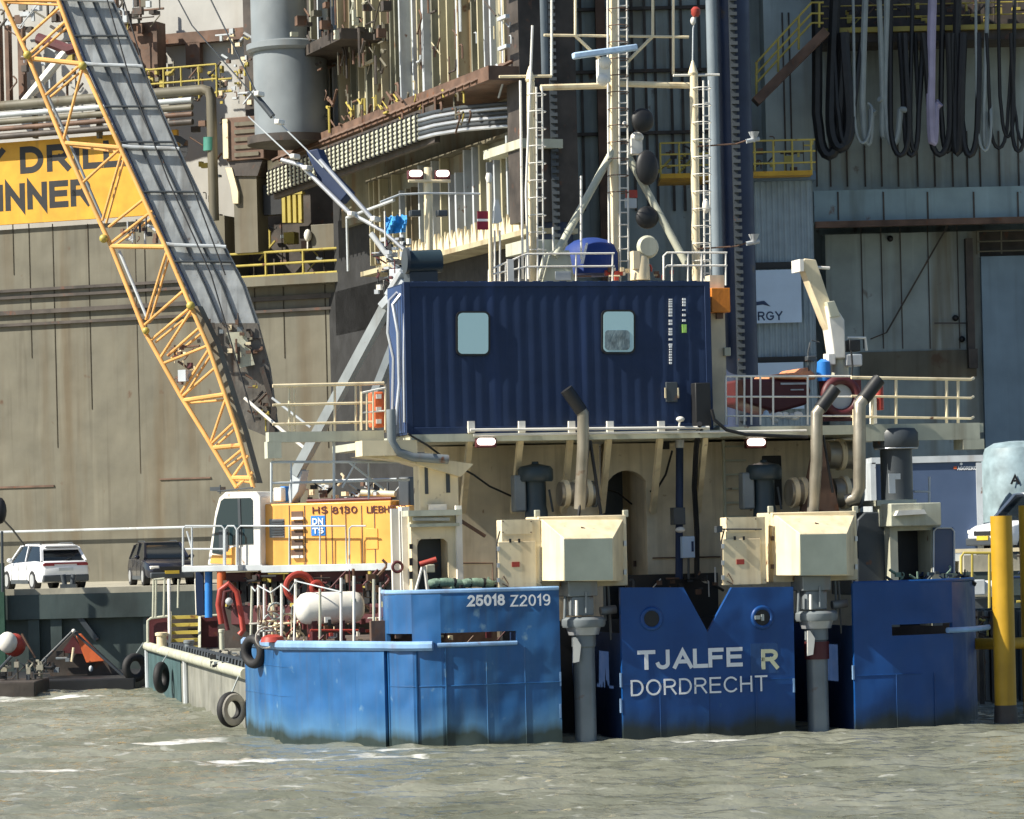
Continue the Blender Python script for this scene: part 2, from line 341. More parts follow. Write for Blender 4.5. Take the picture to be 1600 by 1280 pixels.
def copy_tree(o, parent=None):
    c = o.copy(); sc.collection.objects.link(c)
    if parent: c.parent = parent
    for ch in list(o.children): copy_tree(ch, c)
    return c
def rails(T, pts, levels=(1, .66, .33), r=1.8, mat=None, pr=None, posts=None, lower=True):
    """pts: (px, py_top, py_foot, d)"""
    mat = mat or cream; F = T.F
    for k, l in enumerate(levels):
        m = T.mb().ptube([(a, b + (c - b) * (1 - l), d) for a, b, c, d in pts], r if k == 0 else r * .8)
        T.part("handrail" if k == 0 else "mid_rail", m, mat)
    for a, b, c, d in (posts if posts is not None else pts):
        T.part("post", T.mb().ptube([(a, c, d), (a, b, d)], pr or r), mat)
# ================================================================ WATER
def water():
    rng = np.random.RandomState(3)
    def axis(lo, a, b, hi, st, gr=1.12):
        mid = list(np.arange(a, b, st)); l = [a]; s_ = st
        while l[-1] > lo: s_ *= gr; l.append(l[-1] - s_)
        r = [b]; s_ = st
        while r[-1] < hi: s_ *= gr; r.append(r[-1] + s_)
        return np.array(l[:0:-1] + mid + r)
    xs = axis(-400, -17, 17, 400, .07); ys = axis(-60, 46, 100, 400, .11)
    X, Y = np.meshgrid(xs, ys); Z = np.zeros_like(X)
    for i in range(90):
        lam = 10 ** rng.uniform(-.75, .28); a = rng.normal(-.1, .5); k = 2 * math.pi / lam
        ph = rng.uniform(0, 6.28); am = .0082 * lam ** .8
        q = np.sin(k * (X * math.sin(a) * .55 + Y * math.cos(a)) + ph + .9 * np.sin(.31 * X + i) + .8 * np.sin(.27 * Y + 2 * i))
        Z += am * (1 - np.abs(q)) * 1.2 if i % 3 == 0 else am * q
    fade = np.clip((30 - np.abs(X)) / 13, 0, 1) * np.clip((112 - Y) / 12, 0, 1) * np.clip((Y - 30) / 12, 0, 1)
    Z = (Z - Z.mean()) * fade
    # the turbulence of the thrusters and the wash at the left
    n, m = len(ys), len(xs)
    v = np.stack([X, Y, Z], -1).reshape(-1, 3)
    i = np.arange(n - 1)[:, None] * m + np.arange(m - 1)[None, :]
    f = np.stack([i, i + 1, i + m + 1, i + m], -1).reshape(-1, 4)
    me = bpy.data.meshes.new("water"); me.vertices.add(len(v)); me.vertices.foreach_set("co", v.ravel())
    me.loops.add(f.size); me.loops.foreach_set("vertex_index", f.ravel()); me.polygons.add(len(f))
    me.polygons.foreach_set("loop_start", np.arange(0, f.size, 4)); me.polygons.foreach_set("use_smooth", [True] * len(f)); me.update()
    mt = bpy.data.materials.new("river_water"); mt.use_nodes = True; t = mt.node_tree; N = t.nodes; L = t.links; b = N["Principled BSDF"]
    tc = N.new("ShaderNodeTexCoord")
    def noise(s_, vec, det=6, dist=0):
        mp = N.new("ShaderNodeMapping"); mp.inputs["Scale"].default_value = vec; L.new(tc.outputs["Object"], mp.inputs[0])
        q = N.new("ShaderNodeTexNoise"); q.inputs["Scale"].default_value = s_; q.inputs["Detail"].default_value = det; q.inputs["Distortion"].default_value = dist; L.new(mp.outputs[0], q.inputs[0]); return q.outputs[0]
    def rng_(src, a, c):
        r = N.new("ShaderNodeMapRange"); r.inputs[1].default_value = a; r.inputs[2].default_value = c; L.new(src, r.inputs[0]); return r.outputs[0]
    def mix(fa, a, c):
        x = N.new("ShaderNodeMix"); x.data_type = 'RGBA'; L.new(fa, x.inputs[0])
        for k, q in ((6, a), (7, c)):
            if hasattr(q, 'links'): L.new(q, x.inputs[k])
            else: x.inputs[k].default_value = (*q, 1)
        return x.outputs[2]
    def math_(op, a, c):
        x = N.new("ShaderNodeMath"); x.operation = op
        for k, q in ((0, a), (1, c)):
            if hasattr(q, 'links'): L.new(q, x.inputs[k])
            else: x.inputs[k].default_value = q
        return x.outputs[0]
    c = mix(rng_(noise(.35, (1, .5, 1)), .35, .68), (.130, .138, .102), (.225, .232, .188))
    # foam: streaks of wash, broken up by noise, around two places on the river
    sx = N.new("ShaderNodeSeparateXYZ"); L.new(tc.outputs["Object"], sx.inputs[0])
    def patch(x0, x1, y0, wy):
        xm, xh = (x0 + x1) / 2, (x1 - x0) / 2
        a = rng_(math_('ABSOLUTE', math_('SUBTRACT', sx.outputs[0], xm), 0), xh, xh * .6)
        yy = math_('SUBTRACT', sx.outputs[1], y0)
        q = rng_(math_('ABSOLUTE', yy, 0), wy, 0)
        return math_('MULTIPLY', a, q)
    ps = None
    for q in ((-10.8, -4.6, 60.8, .8), (-8.5, -4.5, 64.4, .5), (-6.5, -1.0, 62.0, .7), (-15.5, -11.0, 89.5, 1.8), (-9, -5.5, 68, .6), (1.5, 5.2, 64.9, .35), (5.2, 6.8, 67.4, .4), (-4.5, -1.0, 64.4, .5)):
        p_ = patch(*q); ps = p_ if ps is None else math_('MAXIMUM', ps, p_)
    fo = rng_(math_('ADD', noise(2.6, (.5, 1.1, 1), 9, .8), math_('MULTIPLY', ps, .36)), .66, .86)
    fo2 = rng_(noise(3.4, (.45, 1.0, 1), 10, 1.0), .645, .70)
    c = mix(fo, c, (.62, .63, .60)); c = mix(math_('MULTIPLY', fo2, .4), c, (.5, .51, .48))
    L.new(c, b.inputs["Base Color"]); b.inputs["Roughness"].default_value = .07; b.inputs["IOR"].default_value = 1.33
    bp = N.new("ShaderNodeBump"); bp.inputs["Strength"].default_value = 1.0; bp.inputs["Distance"].default_value = .06
    L.new(noise(6.5, (.42, 1, 1), 5, .3), bp.inputs["Height"]); L.new(bp.outputs[0], b.inputs["Normal"])
    me.materials.append(mt); o = bpy.data.objects.new("water", me); sc.collection.objects.link(o); tag(o, kind="structure")
water()
# ================================================================ QUAY
QZ = 2.62
def struct(name, mb, mat, **k): return solo(name, mb, mat, None, None, kind="structure", **k)
struct("ground", MB(WD).box(-70, 70, 104.6, 260, -4, QZ), conc)
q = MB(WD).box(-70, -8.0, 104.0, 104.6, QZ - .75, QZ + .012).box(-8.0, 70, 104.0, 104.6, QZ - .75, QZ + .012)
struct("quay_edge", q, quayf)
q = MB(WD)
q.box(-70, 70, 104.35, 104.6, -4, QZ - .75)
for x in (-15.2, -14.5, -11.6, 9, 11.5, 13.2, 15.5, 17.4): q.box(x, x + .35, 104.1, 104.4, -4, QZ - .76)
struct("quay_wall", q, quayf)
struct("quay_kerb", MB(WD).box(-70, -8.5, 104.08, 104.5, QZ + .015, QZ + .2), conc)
# quay diagonal brace
b_ = MB(WD).pbar((110, 945, 104.2), (152, 1000, 104.2), 8, .3); solo("quay_brace", b_, dgrey, "dark diagonal steel brace against the quay face", "brace")
# ================================================================ RIG
def seams(mb, F, pxs, y0, y1, d, w_=.08, dep=.06):
    for x in pxs:
        a, b = F.p(x, y0, d), F.p(x, y1, d); mb.box(a.x - w_ / 2, a.x + w_ / 2, d - dep, d + .02, b.z, a.z)
def clutter(T, n, x0, x1, y0, y1, d0, d1, mats, seed, smin=3, smax=14, names=("pipe", "equipment_box")):
    rr = random.Random(seed); mbs = {}
    for i in range(n):
        px, py, d = rr.uniform(x0, x1), rr.uniform(y0, y1), rr.uniform(d0, d1); p = T.F.p(px, py, d); k = T.F.px(p)
        kind = rr.choice(names); mt = rr.choice(mats); mb = mbs.setdefault((kind, mt.name), (T.mb(), mt))[0]
        if kind == "equipment_box":
            a, b, c = (rr.uniform(smin, smax) * k * .6 for _ in range(3)); mb.box(p.x - a, p.x + a, p.y - b, p.y + b, p.z - c, p.z + c)
        else:
            L_ = rr.uniform(smin, smax) * 2.2 * k; r = rr.uniform(.8, 2.4) * k; dr = rr.choice([Vector((1, 0, 0)), Vector((0, 0, 1)), Vector((0, 0, 1)), Vector((.7, 0, .7)), Vector((.8, 0, -.5))])
            if rr.random() < .4:
                e = p + dr * L_; dr2 = Vector((-dr.z, 0, dr.x)) * L_ * .5; mb.tube([p, e - dr * r * 2, e + dr2 * .3, e + dr2], r, 6)
            else: mb.tube([p - dr * L_, p + dr * L_], r, 6)
    for (kind, _), (mb, mt) in mbs.items(): T.part(kind, mb, mt, split=True)
# --- left hull wall
F = RIGL
T = Thing("rig_hull", "huge weathered grey brown steel side of a drilling rig behind the two parked cars", "rig hull", F, F.p(200, 905, 0))
zt = F.p(300, 340, 0).z; zl = F.p(480, 440, 0).z
xl, xr = F.p(-260, 500, 0).x, F.p(640, 500, 0).x; xm = F.p(352, 400, 0).x
zg = QZ - .1
m = T.mb().box(xl, xm, 0, 3, zg, zt).box(xm, xr + 3, .002, 3.1, zg, zl); T.part("wall", m, rigw)
m = T.mb()
for x_, y1_ in ((45, 560), (82, 700), (137, 640), (225, 520), (300, 450), (395, 600), (440, 560), (505, 700), (20, 430), (210, 740)): seams(m, F, (x_,), 350, y1_, 0, .035, .02); T.part("weld_seam", m, paint("seam_brown", (.075, .062, .038), .6, streak=.6, scol=(.1, .05, .02)), label="rust brown vertical weld seams")
for y, w_ in ((447, .12), (458, .12), (482, .18), (501, .12)):
    a = F.p(150, y, -.1); T.part("rubbing_bar", T.mb().box(xl, xr, -.12 - w_ / 3, 0, a.z - w_ / 2, a.z + w_ / 2), rigdk if w_ < .2 else brown)
a = F.p(60, 760, -.1); T.part("ledge", T.mb().box(F.p(-30, 760, 0).x, F.p(85, 760, 0).x, -.06, 0, a.z - .04, a.z + .04).box(F.p(250, 755, 0).x, F.p(330, 755, 0).x, -.06, 0, a.z + .1, a.z + .16), brown, split=True)
a = F.p(470, 432, -.9); T.part("walkway", T.mb().box(F.p(352, 430, -.9).x, F.p(640, 430, -.9).x, -.9, 0, a.z - .3, a.z + .08), rigw)
a = F.p(100, 829, -.4); T.part("guard_rope", T.mb().tube([(xl, -.4, a.z), (xr, -.4, a.z)], .06), ltgrey)
# dark back wall: shadow under the girders put into its colour
m = T.mb().box(xm, F.p(800, 300, 2.2).x + 6, 2.2, 2.6, zl, F.p(400, -60, 3).z + 6); T.part("shadow_back_wall", m, rigdk)
m = T.mb(); x0 = F.p(-260, 100, 4).x; x1 = F.p(470, 100, 4).x; m.box(x0, x1, 4, 4.4, zt - 1, F.p(100, -80, 4).z + 8); T.part("sheeting", m, sheet)
m = T.mb().pbox(243, 395, 48, 66, 3.4, .4); T.part("girder", m, brown)
m = T.mb().pbox(290, 312, 66, 106, 3.4, .3).pbox(8, 14, 40, 160, 3, .3).pbox(28, 36, 40, 160, 3, .3).pbox(-10, 0, 40, 160, 3, .3); T.part("column", m, brown, split=True)
m = T.mb().pbox(186, 246, 36, 150, 2, .8); T.part("panel_box", m, brown)
clutter(T, 70, -10, 250, 0, 48, 1, 3, [brown, rigdk, rigw, rigdk, ltgrey], 3); clutter(T, 30, 100, 200, 45, 95, .5, 2.5, [brown, rigdk, raily], 4)
clutter(T, 60, 215, 350, 108, 158, .5, 2, [brown, raily, rigdk, rigw], 5, 3, 9); clutter(T, 45, 345, 392, 45, 170, -1, 1, [raily, ltgrey, brown, cream], 6, 2, 7)
clutter(T, 26, 250, 360, 190, 340, .3, 1.6, [brown, raily, rigdk, grey], 8, 3, 10)
clutter(T, 30, 0, 170, 60, 150, 1.5, 3, [brown, rigdk, ltgrey], 12, 3, 10)
clutter(T, 30, 400, 600, 350, 425, .4, 1.8, [rigdk, brown, grey, raily], 9, 4, 16)
T.part("white_brace", T.mb().ptube([(38, 160, .6), (108, 75, .6)], 7), white)
T.part("duct_elbow", T.mb().ptube([(130, 70, .6), (108, 78, .6), (60, 60, .8)], 9), maroon)
# --- sign
T = Thing("sign_board", "large yellow board with black capital letters hung on the rig side", "sign", F, F.p(100, 345, -.3))
a, b = F.p(-120, 283, -.3), F.p(278, 283, -.3); zt_, zb_ = F.p(100, 216, -.3).z, F.p(100, 345, -.3).z
T.part("board", T.mb().box(a.x, b.x, -.3, -.12, zb_, zt_), signy)
T.part("lettering", text_mb(F, "Y DRILLING", -30, 276, -.302, 41, 325, .035), black)
T.part("lettering", text_mb(F, "INNER", -3, 331, -.302, 42, 146, .04), black)
# --- pipes above sign
for k, (y, r, mt, lab) in enumerate(((158, 7, rigw, "thick grey brown pipe topmost above the yellow sign"), (172, 4.5, ltgrey, "pale thin pipe second from the top above the yellow sign"), (183, 5, rigw, "grey brown pipe in the middle of the bank above the yellow sign"), (194, 4, brown, "rusty pipe second from the bottom above the yellow sign"), (206, 5, rigdk, "dark pipe lowest and nearest to the yellow sign"))):
    m = MB(F); zz = F.p(100, y, -.9).z; xe = F.p(318 if k == 0 else 300, 150, -.9).x; r_ = r * F.px((0, 0, 0)); pts = [(xl, -.9, zz), (xe, -.9, zz)]
    if k == 0: pts += [(xe + .25, -.9, zz - .08), (xe + .35, -.9, zz - .35), (xe + .35, -.9, F.p(328, 345, -.9).z)]
    m.tube(pts, r_ if k else r_ * 1.15, 12); solo("pipe_run", m, mt, lab, "pipe", "pipes along the rig above the sign", base=(xe, -.9, zz - r_))
m = MB(F).ptube([(328, 215, -.9), (328, 236, -.9)], 10.5, 12); solo("pipe_band", m, paint("band_teal", (.05, .22, .17), .5), "teal painted band round the bent vertical pipe", "pipe band")
for x in (50, 150, 240): solo("pipe_support", MB(F).pbox(x, x + 4, 150, 216, -.75, .3), rigw, {50: "leftmost grey bracket under the pipes above the sign", 150: "grey bracket under the pipes behind the orange boom", 240: "grey bracket under the pipes right of the grey gantry"}[x], "bracket", "pipe brackets above the sign")
# --- rig railings
def yrail(label, F, x0, x1, ya, yb, d, n, sl=0, mat=raily, r=2):
    T = Thing("railing", label, "railing", F, F.p((x0 + x1) / 2, yb, d)); pts = []
    z0, z1 = F.p((x0 + x1) / 2, ya, d).z, F.p((x0 + x1) / 2, yb, d).z; a, b = F.p(x0, ya, d).x, F.p(x1, ya, d).x; k = F.px((a, d, 0)) * r
    for j, l in enumerate((1, .55, .12)): T.part("handrail" if j == 0 else "mid_rail", T.mb().tube([(a, d, z1 + (z0 - z1) * l), (b, d, z1 + (z0 - z1) * l)], k), mat)
    for i in range(n): x = a + (b - a) * i / (n - 1); T.part("post", T.mb().tube([(x, d, z1), (x, d, z0)], k), mat)
    return T
yrail("yellow railing on the rig ledge above the grey wall, left of the blue container", RIGL, 357, 592, 391, 433, -.8, 5)
yrail("dull yellow railing beside the grey gantry top", RIGL, 228, 338, 105, 156, .3, 5, r=1.6)
# --- pillar
T = Thing("round_pillar", "thick pale grey round steel pillar with a collar at the upper left", "pillar", WD, WD.p(445, 215, 130))
c = WD.p(445, 80, 130); k = 130 / FPX; zt_ = WD.p(445, -80, 130).z; zb_ = WD.p(445, 215, 130).z
T.part("lower_shaft", T.mb().lathe([(58 * k, zb_), (58 * k, c.z - .1)], (c.x + 8 * k, 130, 0), n=40), pillar)
T.part("upper_shaft", T.mb().lathe([(44 * k, c.z + .2), (44 * k, zt_ + 6)], (c.x - 8 * k, 130, 0), n=40), pillar)
T.part("collar", T.mb().lathe([(62 * k, -.1), (66 * k, .0), (66 * k, .22), (46 * k, .34)], (c.x + 6 * k, 130, c.z), n=40), pillar)
T.part("base_ring", T.mb().lathe([(70 * k, 0), (70 * k, .3)], (c.x + 8 * k, 130, zb_ - .3), n=40), rigdk)
# --- ventilation duct
T = Thing("ventilation_duct", "brown rectangular ventilation duct with a louvred head beside the pillar", "duct", RIGL, RIGL.p(385, 395, -.5))
T.part("louvred_head", T.mb().pbox(353, 412, 182, 250, -1.2, 1.4), brown, bevel=.03)
m = T.mb()
for i in range(5): m.pbox(366, 404, 190 + i * 12, 196 + i * 12, -1.26, .1)
T.part("louvre", m, rigw)
T.part("lit_edge", T.mb().pbox(348, 356, 186, 248, -1.3, 1.2), cream)  # cream strip puts the duct's sunlit left edge into colour
T.part("taper", T.mb().prism([(355, 250), (410, 250), (402, 275), (366, 275)], -1.1, 1.2), rigdk)
T.part("shaft", T.mb().pbox(366, 402, 275, 395, -1.0, 1.0), rigw)
T.part("bracket", T.mb().prism([(352, 262), (362, 262), (372, 300), (372, 318), (364, 318), (360, 290)], -1.15, .3), cream, split=True)
for nm, bx, mt, lab, cat in (("black_screen", (411, 440, 288, 336, -.6, .4), black, "small black screen hanging right of the ventilation duct", "screen"), ("pale_cabinet", (418, 441, 250, 286, -.7, .6), cream, "pale tilted cabinet above the black screen", "cabinet"),
                            ("grey_cabinet", (486, 535, 350, 390, -.4, .8), rigw, "grey cabinet standing behind the yellow rig railing", "cabinet")):
    solo(nm, MB(RIGL).pbox(*bx), mt, lab, cat, bevel=.02)
m = MB(RIGL)
for i in range(4): m.pbox(440 + i * 8.5, 445 + i * 8.5, 268, 348, -.6, .2)
m.pbox(438, 472, 264, 270, -.62, .3).pbox(438, 472, 300, 304, -.62, .3); solo("slatted_screen", m, raily, "dull yellow slatted screen right of the black screen", "screen")
solo("work_light", MB(RIGL).ball(RIGL.p(481, 368, -.5), .16, 1, 1, 1.6).tube([RIGL.p(481, 392, -.5), RIGL.p(481, 370, -.5)], .04), white, "small white work light on the yellow rig railing", "work light")
# --- girder block (accommodation side) seen steeply
F = GIRD
T = Thing("ribbed_rig_block", "tall rusty ribbed steel block of the rig lit from the left", "rig block", F, (-12, 0, F.p(700, 130, 0).z))
zb_ = F.p(760, 128, 0).z; X0, X1 = F.p(497, 200, 0).x, 0.
zT = 40.  # unseen upper part carried this high to shade the right-hand walls
T.part("wall", T.mb().box(X0, X1, .02, 1.7, zb_, zT), rigp)
rr = random.Random(5); x = X1 - .1; i = 0
while x > X0:
    w_ = rr.choice([.10, .14, .2]); T.part("rib", T.mb().box(x - w_, x, -rr.choice([.18, .28, .4]), .02, zb_ + rr.uniform(-.2, .3), zT), rr.choice([rigr, rigr, rigp, ltgrey])); x -= rr.choice([.45, .62, .8, .95]); i += 1
m = T.mb()
for x, z in ((-20, 3), (-16.2, 2.2), (-11, 4.5), (-6, 3.2), (-3.5, 7), (-18, 6)): m.box(x, x + 1.6, -.5, -.35, zb_ + z, zb_ + z + .13)
T.part("bracket", m, rigr, split=True)
# frame post
T.part("ladder_frame", T.mb().box(-21.2, -21.05, -.7, -.55, zb_ - 1, zb_ + 3.2).box(-20.2, -20.05, -.7, -.55, zb_ - 1, zb_ + 3.2).box(-21.2, -20.05, -.7, -.55, zb_ + 3.1, zb_ + 3.25).box(-21.2, -20.05, -.7, -.55, zb_ + .2, zb_ + .35), cream)
# soffit with brown straps
T.part("soffit", T.mb().box(X0 - 1, X1, -1.4, 1.7, zb_ - .5, zb_ - .02), brown)
m = T.mb()
for i in range(34):
    x = X1 - .5 - i * .7; m.bar((x, -.1, zb_ + .35), (x - .7, -1.6, zb_ - .45), .1, .1)
T.part("strap", m, brown, split=True)
clutter(T, 90, 505, 740, 150, 195, -1.6, -1.0, [brown, brown, rigw, raily], 21, 3, 10, ("pipe",))
clutter(T, 26, 640, 800, 0, 150, -.7, -.35, [rigr, ltgrey, brown, rigdk, brown], 24, 4, 16, ("pipe",))
# upper balcony, top left of block
m = T.mb().box(X0 - 1, X0 + 9, -1.9, 0, F.p(520, 60, -1).z - .6, F.p(520, 60, -1).z - .2); T.part("balcony", m, rigdk)
clutter(T, 60, 455, 610, 0, 70, -2.5, -.5, [brown, rigdk, rigdk, brown, rigw, creamg], 22, 4, 14)
clutter(T, 40, 480, 600, 60, 110, -1.5, -.3, [rigdk, brown, rigw], 23, 4, 14, ("pipe",))
# lower recess, lower ribbed wall
zc = F.p(700, 262, 1.5).z; zd = F.p(720, 385, 0).z
T.part("recess_wall", T.mb().box(X0, X1 - .02, .9, 1.6, zc - 1.2, zb_ - .5), rigp)
T.part("lower_wall", T.mb().box(-17.8, X1 - .3, .5, 1.6, zd, zc), rigp)
m = T.mb().box(-17.9, X1, .2, 1.6, zc, zc + .12); T.part("top_rail", m, rigw)
x = X1 - .5; i = 0
while x > -17.6:
    w_ = rr.choice([.08, .12, .16]); T.part("lower_rib", T.mb().box(x - w_, x, .15, .52, zd + .2, zc - rr.choice([0, 0, .7])), rr.choice([rigr, rigr, ltgrey, rigp])); x -= rr.choice([.55, .7, .9])
m = T.mb()
for i in range(22):
    x = -1.2 - i * .7; m.lprism([(x, zd), (x + .6, zd), (x + .45, zd + .55 + .2 * rr.random()), (x + .2, zd + .3), (x + .1, zd + .7)], .08, .07)
T.part("gusset", m, cream, split=True)
T.part("bottom_flange", T.mb().box(-17.9, X1, -.1, 1.7, zd - .18, zd - .002), rigr)
T.part("lower_handrail", T.mb().tube([(-17.6, -.7, F.p(600, 322, -.7).z), (-12, -.7, F.p(600, 322, -.7).z + .1)], .06).tube([(-17.6, -.7, F.p(600, 322, -.7).z), (-17.6, -.7, zd)], .05), ltgrey)
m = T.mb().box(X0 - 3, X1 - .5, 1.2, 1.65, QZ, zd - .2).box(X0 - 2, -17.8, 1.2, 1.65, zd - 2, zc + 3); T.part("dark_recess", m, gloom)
m = T.mb().box(-1.2, .03, -.3, 1.75, F.p(815, 350, 0).z, zT); T.part("corner_column", m, rigdk)
m = T.mb()
for i in range(16): m.box(-.8, .02, -.75, -.6, zb_ + .6 + i * 1.0, zb_ + .72 + i * 1.0)
T.part("rung", m, ltgrey, split=True)
T.part("cream_shelf", T.mb().pbox(755, 815, 226, 240, -.4, 1.5).pbox(790, 822, 378, 398, -.4, 1.5), creamg, split=True)
# pipe bank under the block
T = Thing("pipe_bank", "bank of six stacked white pipes with dark clamps under the ribbed rig block", "pipe bank", F, (-12, -1.7, F.p(620, 235, -1.6).z))
zr0, zr1 = F.p(720, 157, -1.7).z, F.p(720, 193, -1.7).z
for j in range(6):
    z = zr0 + (zr1 - zr0) * j / 5
    T.part("pipe", T.mb().tube([(-24.5, -1.7, z), (-6.2, -1.7, z)], .082, 8), creamg); T.part("pipe_bend", T.mb().tube([(-6.2, -1.7, z), (-5.0, -1.55, z), (-3.6, -1.0, z), (-2.4, .1, z), (-1.9, .9, z)], .07, 8), galv if j % 2 else dgrey)
m = T.mb(); mv = T.mb()
for i in range(36):
    x = -6.4 - i * .51; m.box(x, x + .16, -1.80, -1.66, zr1 - .12, zr0 + .12)
T.part("clamp", m, black)
T.part("backing", T.mb().box(-24.5, -5.2, -1.5, -1.3, zr1 - .25, zr0 + .3), rigdk)
# --- right hand rig walls
F = WD
T = Thing("rig_side_wall", "blue green weathered rig wall behind the hanging hoses", "rig wall", F, F.p(1400, 880, 127))
def zx(px, py, Y): p = F.p(px, py, Y); return p.x, p.z
xa = zx(826, 200, 128)[0]; xb = zx(1760, 200, 128)[0]; zl = zx(1430, 298, 126)[1]; zk = zx(1430, 346, 126)[1]
T.part("upper_wall", T.mb().box(zx(1192, 0, 126)[0], xb, 126, 129, zl + .02, 36), rigg)
m = T.mb()
for x in (1222, 1232, 1270, 1296, 1322, 1350, 1376, 1402, 1432, 1459, 1487, 1510, 1530, 1560, 1590): seams(m, F, (x,), 205 if x > 1280 else 20, 292, 126, .06, .05)
T.part("weld_seam", m, rigdk)
a, b = zx(1272, 320, 125.2)[0], xb
T.part("ledge", T.mb().box(a, b, 125.2, 127, zk, zl), paint("rig_ledge", (.24, .34, .38), .5, streak=.6, scol=(.08, .09, .06), rust=.15, scale=.5))
m = T.mb(); seams(m, F, (1309, 1380, 1449, 1521, 1590), 300, 344, 125.2, .06, .04); T.part("ledge_seam", m, rigdk)
m = T.mb().box(a, b, 124.9, 125.21, zk - .25, zk - .02); T.part("rusty_edge", m, brown)
T.part("lower_wall", T.mb().box(zx(1280, 0, 127.4)[0], zx(1521, 0, 127.4)[0], 127.4, 129, QZ - .2, zk - .3), rigg)
T.part("pale_band", T.mb().box(zx(1330, 0, 127.3)[0], zx(1512, 0, 127.3)[0], 127.3, 127.5, zx(1420, 590, 127)[1], zx(1420, 548, 127)[1]), rigw)
m = T.mb(); seams(m, F, (1345, 1376, 1406, 1449, 1495), 352, 545, 127.4, .04, .03); T.part("rust_seam", m, rigdk)
m = T.mb().pbar((1485, 345, 127.2), (1385, 520, 127.2), 2.6, .06).pbar((1385, 520, 127.2), (1360, 530, 127.2), 2, .05).pbar((1460, 505, 127.2), (1515, 505, 127.2), 2, .05); T.part("drain_pipe", m, rigdk, split=True)
m = T.mb()
for c in ((1391, 373), (1493, 497), (1503, 530)): m.ball(F.p(c[0], c[1], 127.3), .12)
T.part("bolt", m, black, split=True)
T.part("door_panel", T.mb().box(zx(1523, 0, 127.1)[0], xb, 127.1, 129, QZ - .2, zx(1560, 400, 127)[1]), paint("rig_door", (.17, .25, .32), .5, streak=.4, scol=(.08, .11, .12), scale=.5))
T.part("door_jamb", T.mb().pbox(1511, 1522, 372, 560, 126.9, 1).pbox(1514, 1528, 545, 575, 126.5, .5), rigdk, split=True)
T.part("dark_opening", T.mb().box(zx(1500, 0, 128)[0], xb, 127.9, 129.2, zx(1560, 403, 128)[1], zk - .3), rigdk)
yrail("small rail in the dark opening at the right edge below the rig ledge", F, 1526, 1640, 360, 396, 127.2, 4, r=1.3, mat=rigw)
T.part("backing_wall", T.mb().box(zx(826, 200, 130)[0], xb + 6, 130.2, 131, QZ - .2, 37), rigg)
T.part("middle_wall", T.mb().box(xa, zx(1196, 0, 128)[0], 128, 130, QZ - .2, 36), rigg)
m = T.mb(); seams(m, F, (905, 930, 985, 1005, 1020, 1045, 1062, 1090, 1108), -40, 330, 128, .1, .1); T.part("stiffener", m, rigdk)
m = T.mb()
for y in (10, 108, 205): m.pbox(895, 1120, y, y + 5, 127.8, .2)
T.part("stringer", m, rigdk, split=True)
m = T.mb().pbox(935, 950, -20, 440, 127.5, .5); T.part("brown_pilaster", m, brown)
# --- walkway, stair, hoses
T = Thing("rig_walkway", "high walkway with a pale yellow edge beam above the hanging hoses", "walkway", F, F.p(1440, 50, 124))
a, b = zx(1285, 0, 123.6)[0], zx(1700, 0, 123.6)[0]; z = zx(1440, 48, 123.6)[1]
T.part("edge_beam", T.mb().box(a, b, 123.6, 123.8, z, z + .18), raily); T.part("deck", T.mb().box(a, b, 123.8, 126, z - .35, z + .05), rigdk)
for zz in (.55, 1.0): T.part("handrail", T.mb().tube([(a, 123.7, z + zz), (b, 123.7, z + zz)], .025), raily)
clutter(T, 60, 1290, 1600, -5, 40, 124.2, 125.6, [rigdk, brown, rigdk, raily], 31, 3, 12)
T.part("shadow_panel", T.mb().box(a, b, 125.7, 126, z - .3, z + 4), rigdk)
T = Thing("steel_stair", "steep brown steel stair with yellow handrails left of the hanging hoses", "stair", F, F.p(1190, 150, 122))
T.part("stringer", T.mb().pbar((1180, 160, 122.5), (1290, 50, 122.5), 14, .8), brown, split=True)
for dx, dy in ((0, 0), (0, 17), (0, 32)): T.part("handrail", T.mb().ptube([(1180, 100 + dy, 122.4), (1268, 4 + dy, 122.4), (1287, 4 + dy, 122.4)], 1.8), raily)
for x in (1182, 1216, 1248, 1280): y = 100 - (x - 1180) * 1.09; T.part("post", T.mb().ptube([(x, y + 52, 122.4), (x, max(y, 4), 122.4)], 2), raily)
HO = [(1275, 1312, 243, 6, black), (1296, 1330, 231, 6.5, black), (1311, 1338, 226, 3.5, black), (1334, 1362, 224, 1.6, palehose), (1345, 1360, 226, 3.6, palehose), (1378, 1384, 214, 3, palehose), (1387, 1408, 226, 3.4, palehose),
      (1388, 1420, 243, 3, black), (1410, 1437, 243, 3, black), (1424, 1438, 236, 2.4, black), (1455, 1461, 224, 5, lilac), (1449, 1484, 242, 3.4, black), (1470, 1490, 237, 3, black), (1492, 1505, 239, 4.5, black), (1504, 1527, 243, 3.6, black),
      (1523, 1548, 236, 1.6, palehose), (1536, 1545, 230, 2.4, palehose), (1549, 1577, 232, 2, black), (1562, 1583, 214, 2, black), (1577, 1604, 237, 2.2, black), (1588, 1620, 226, 1.8, black)]
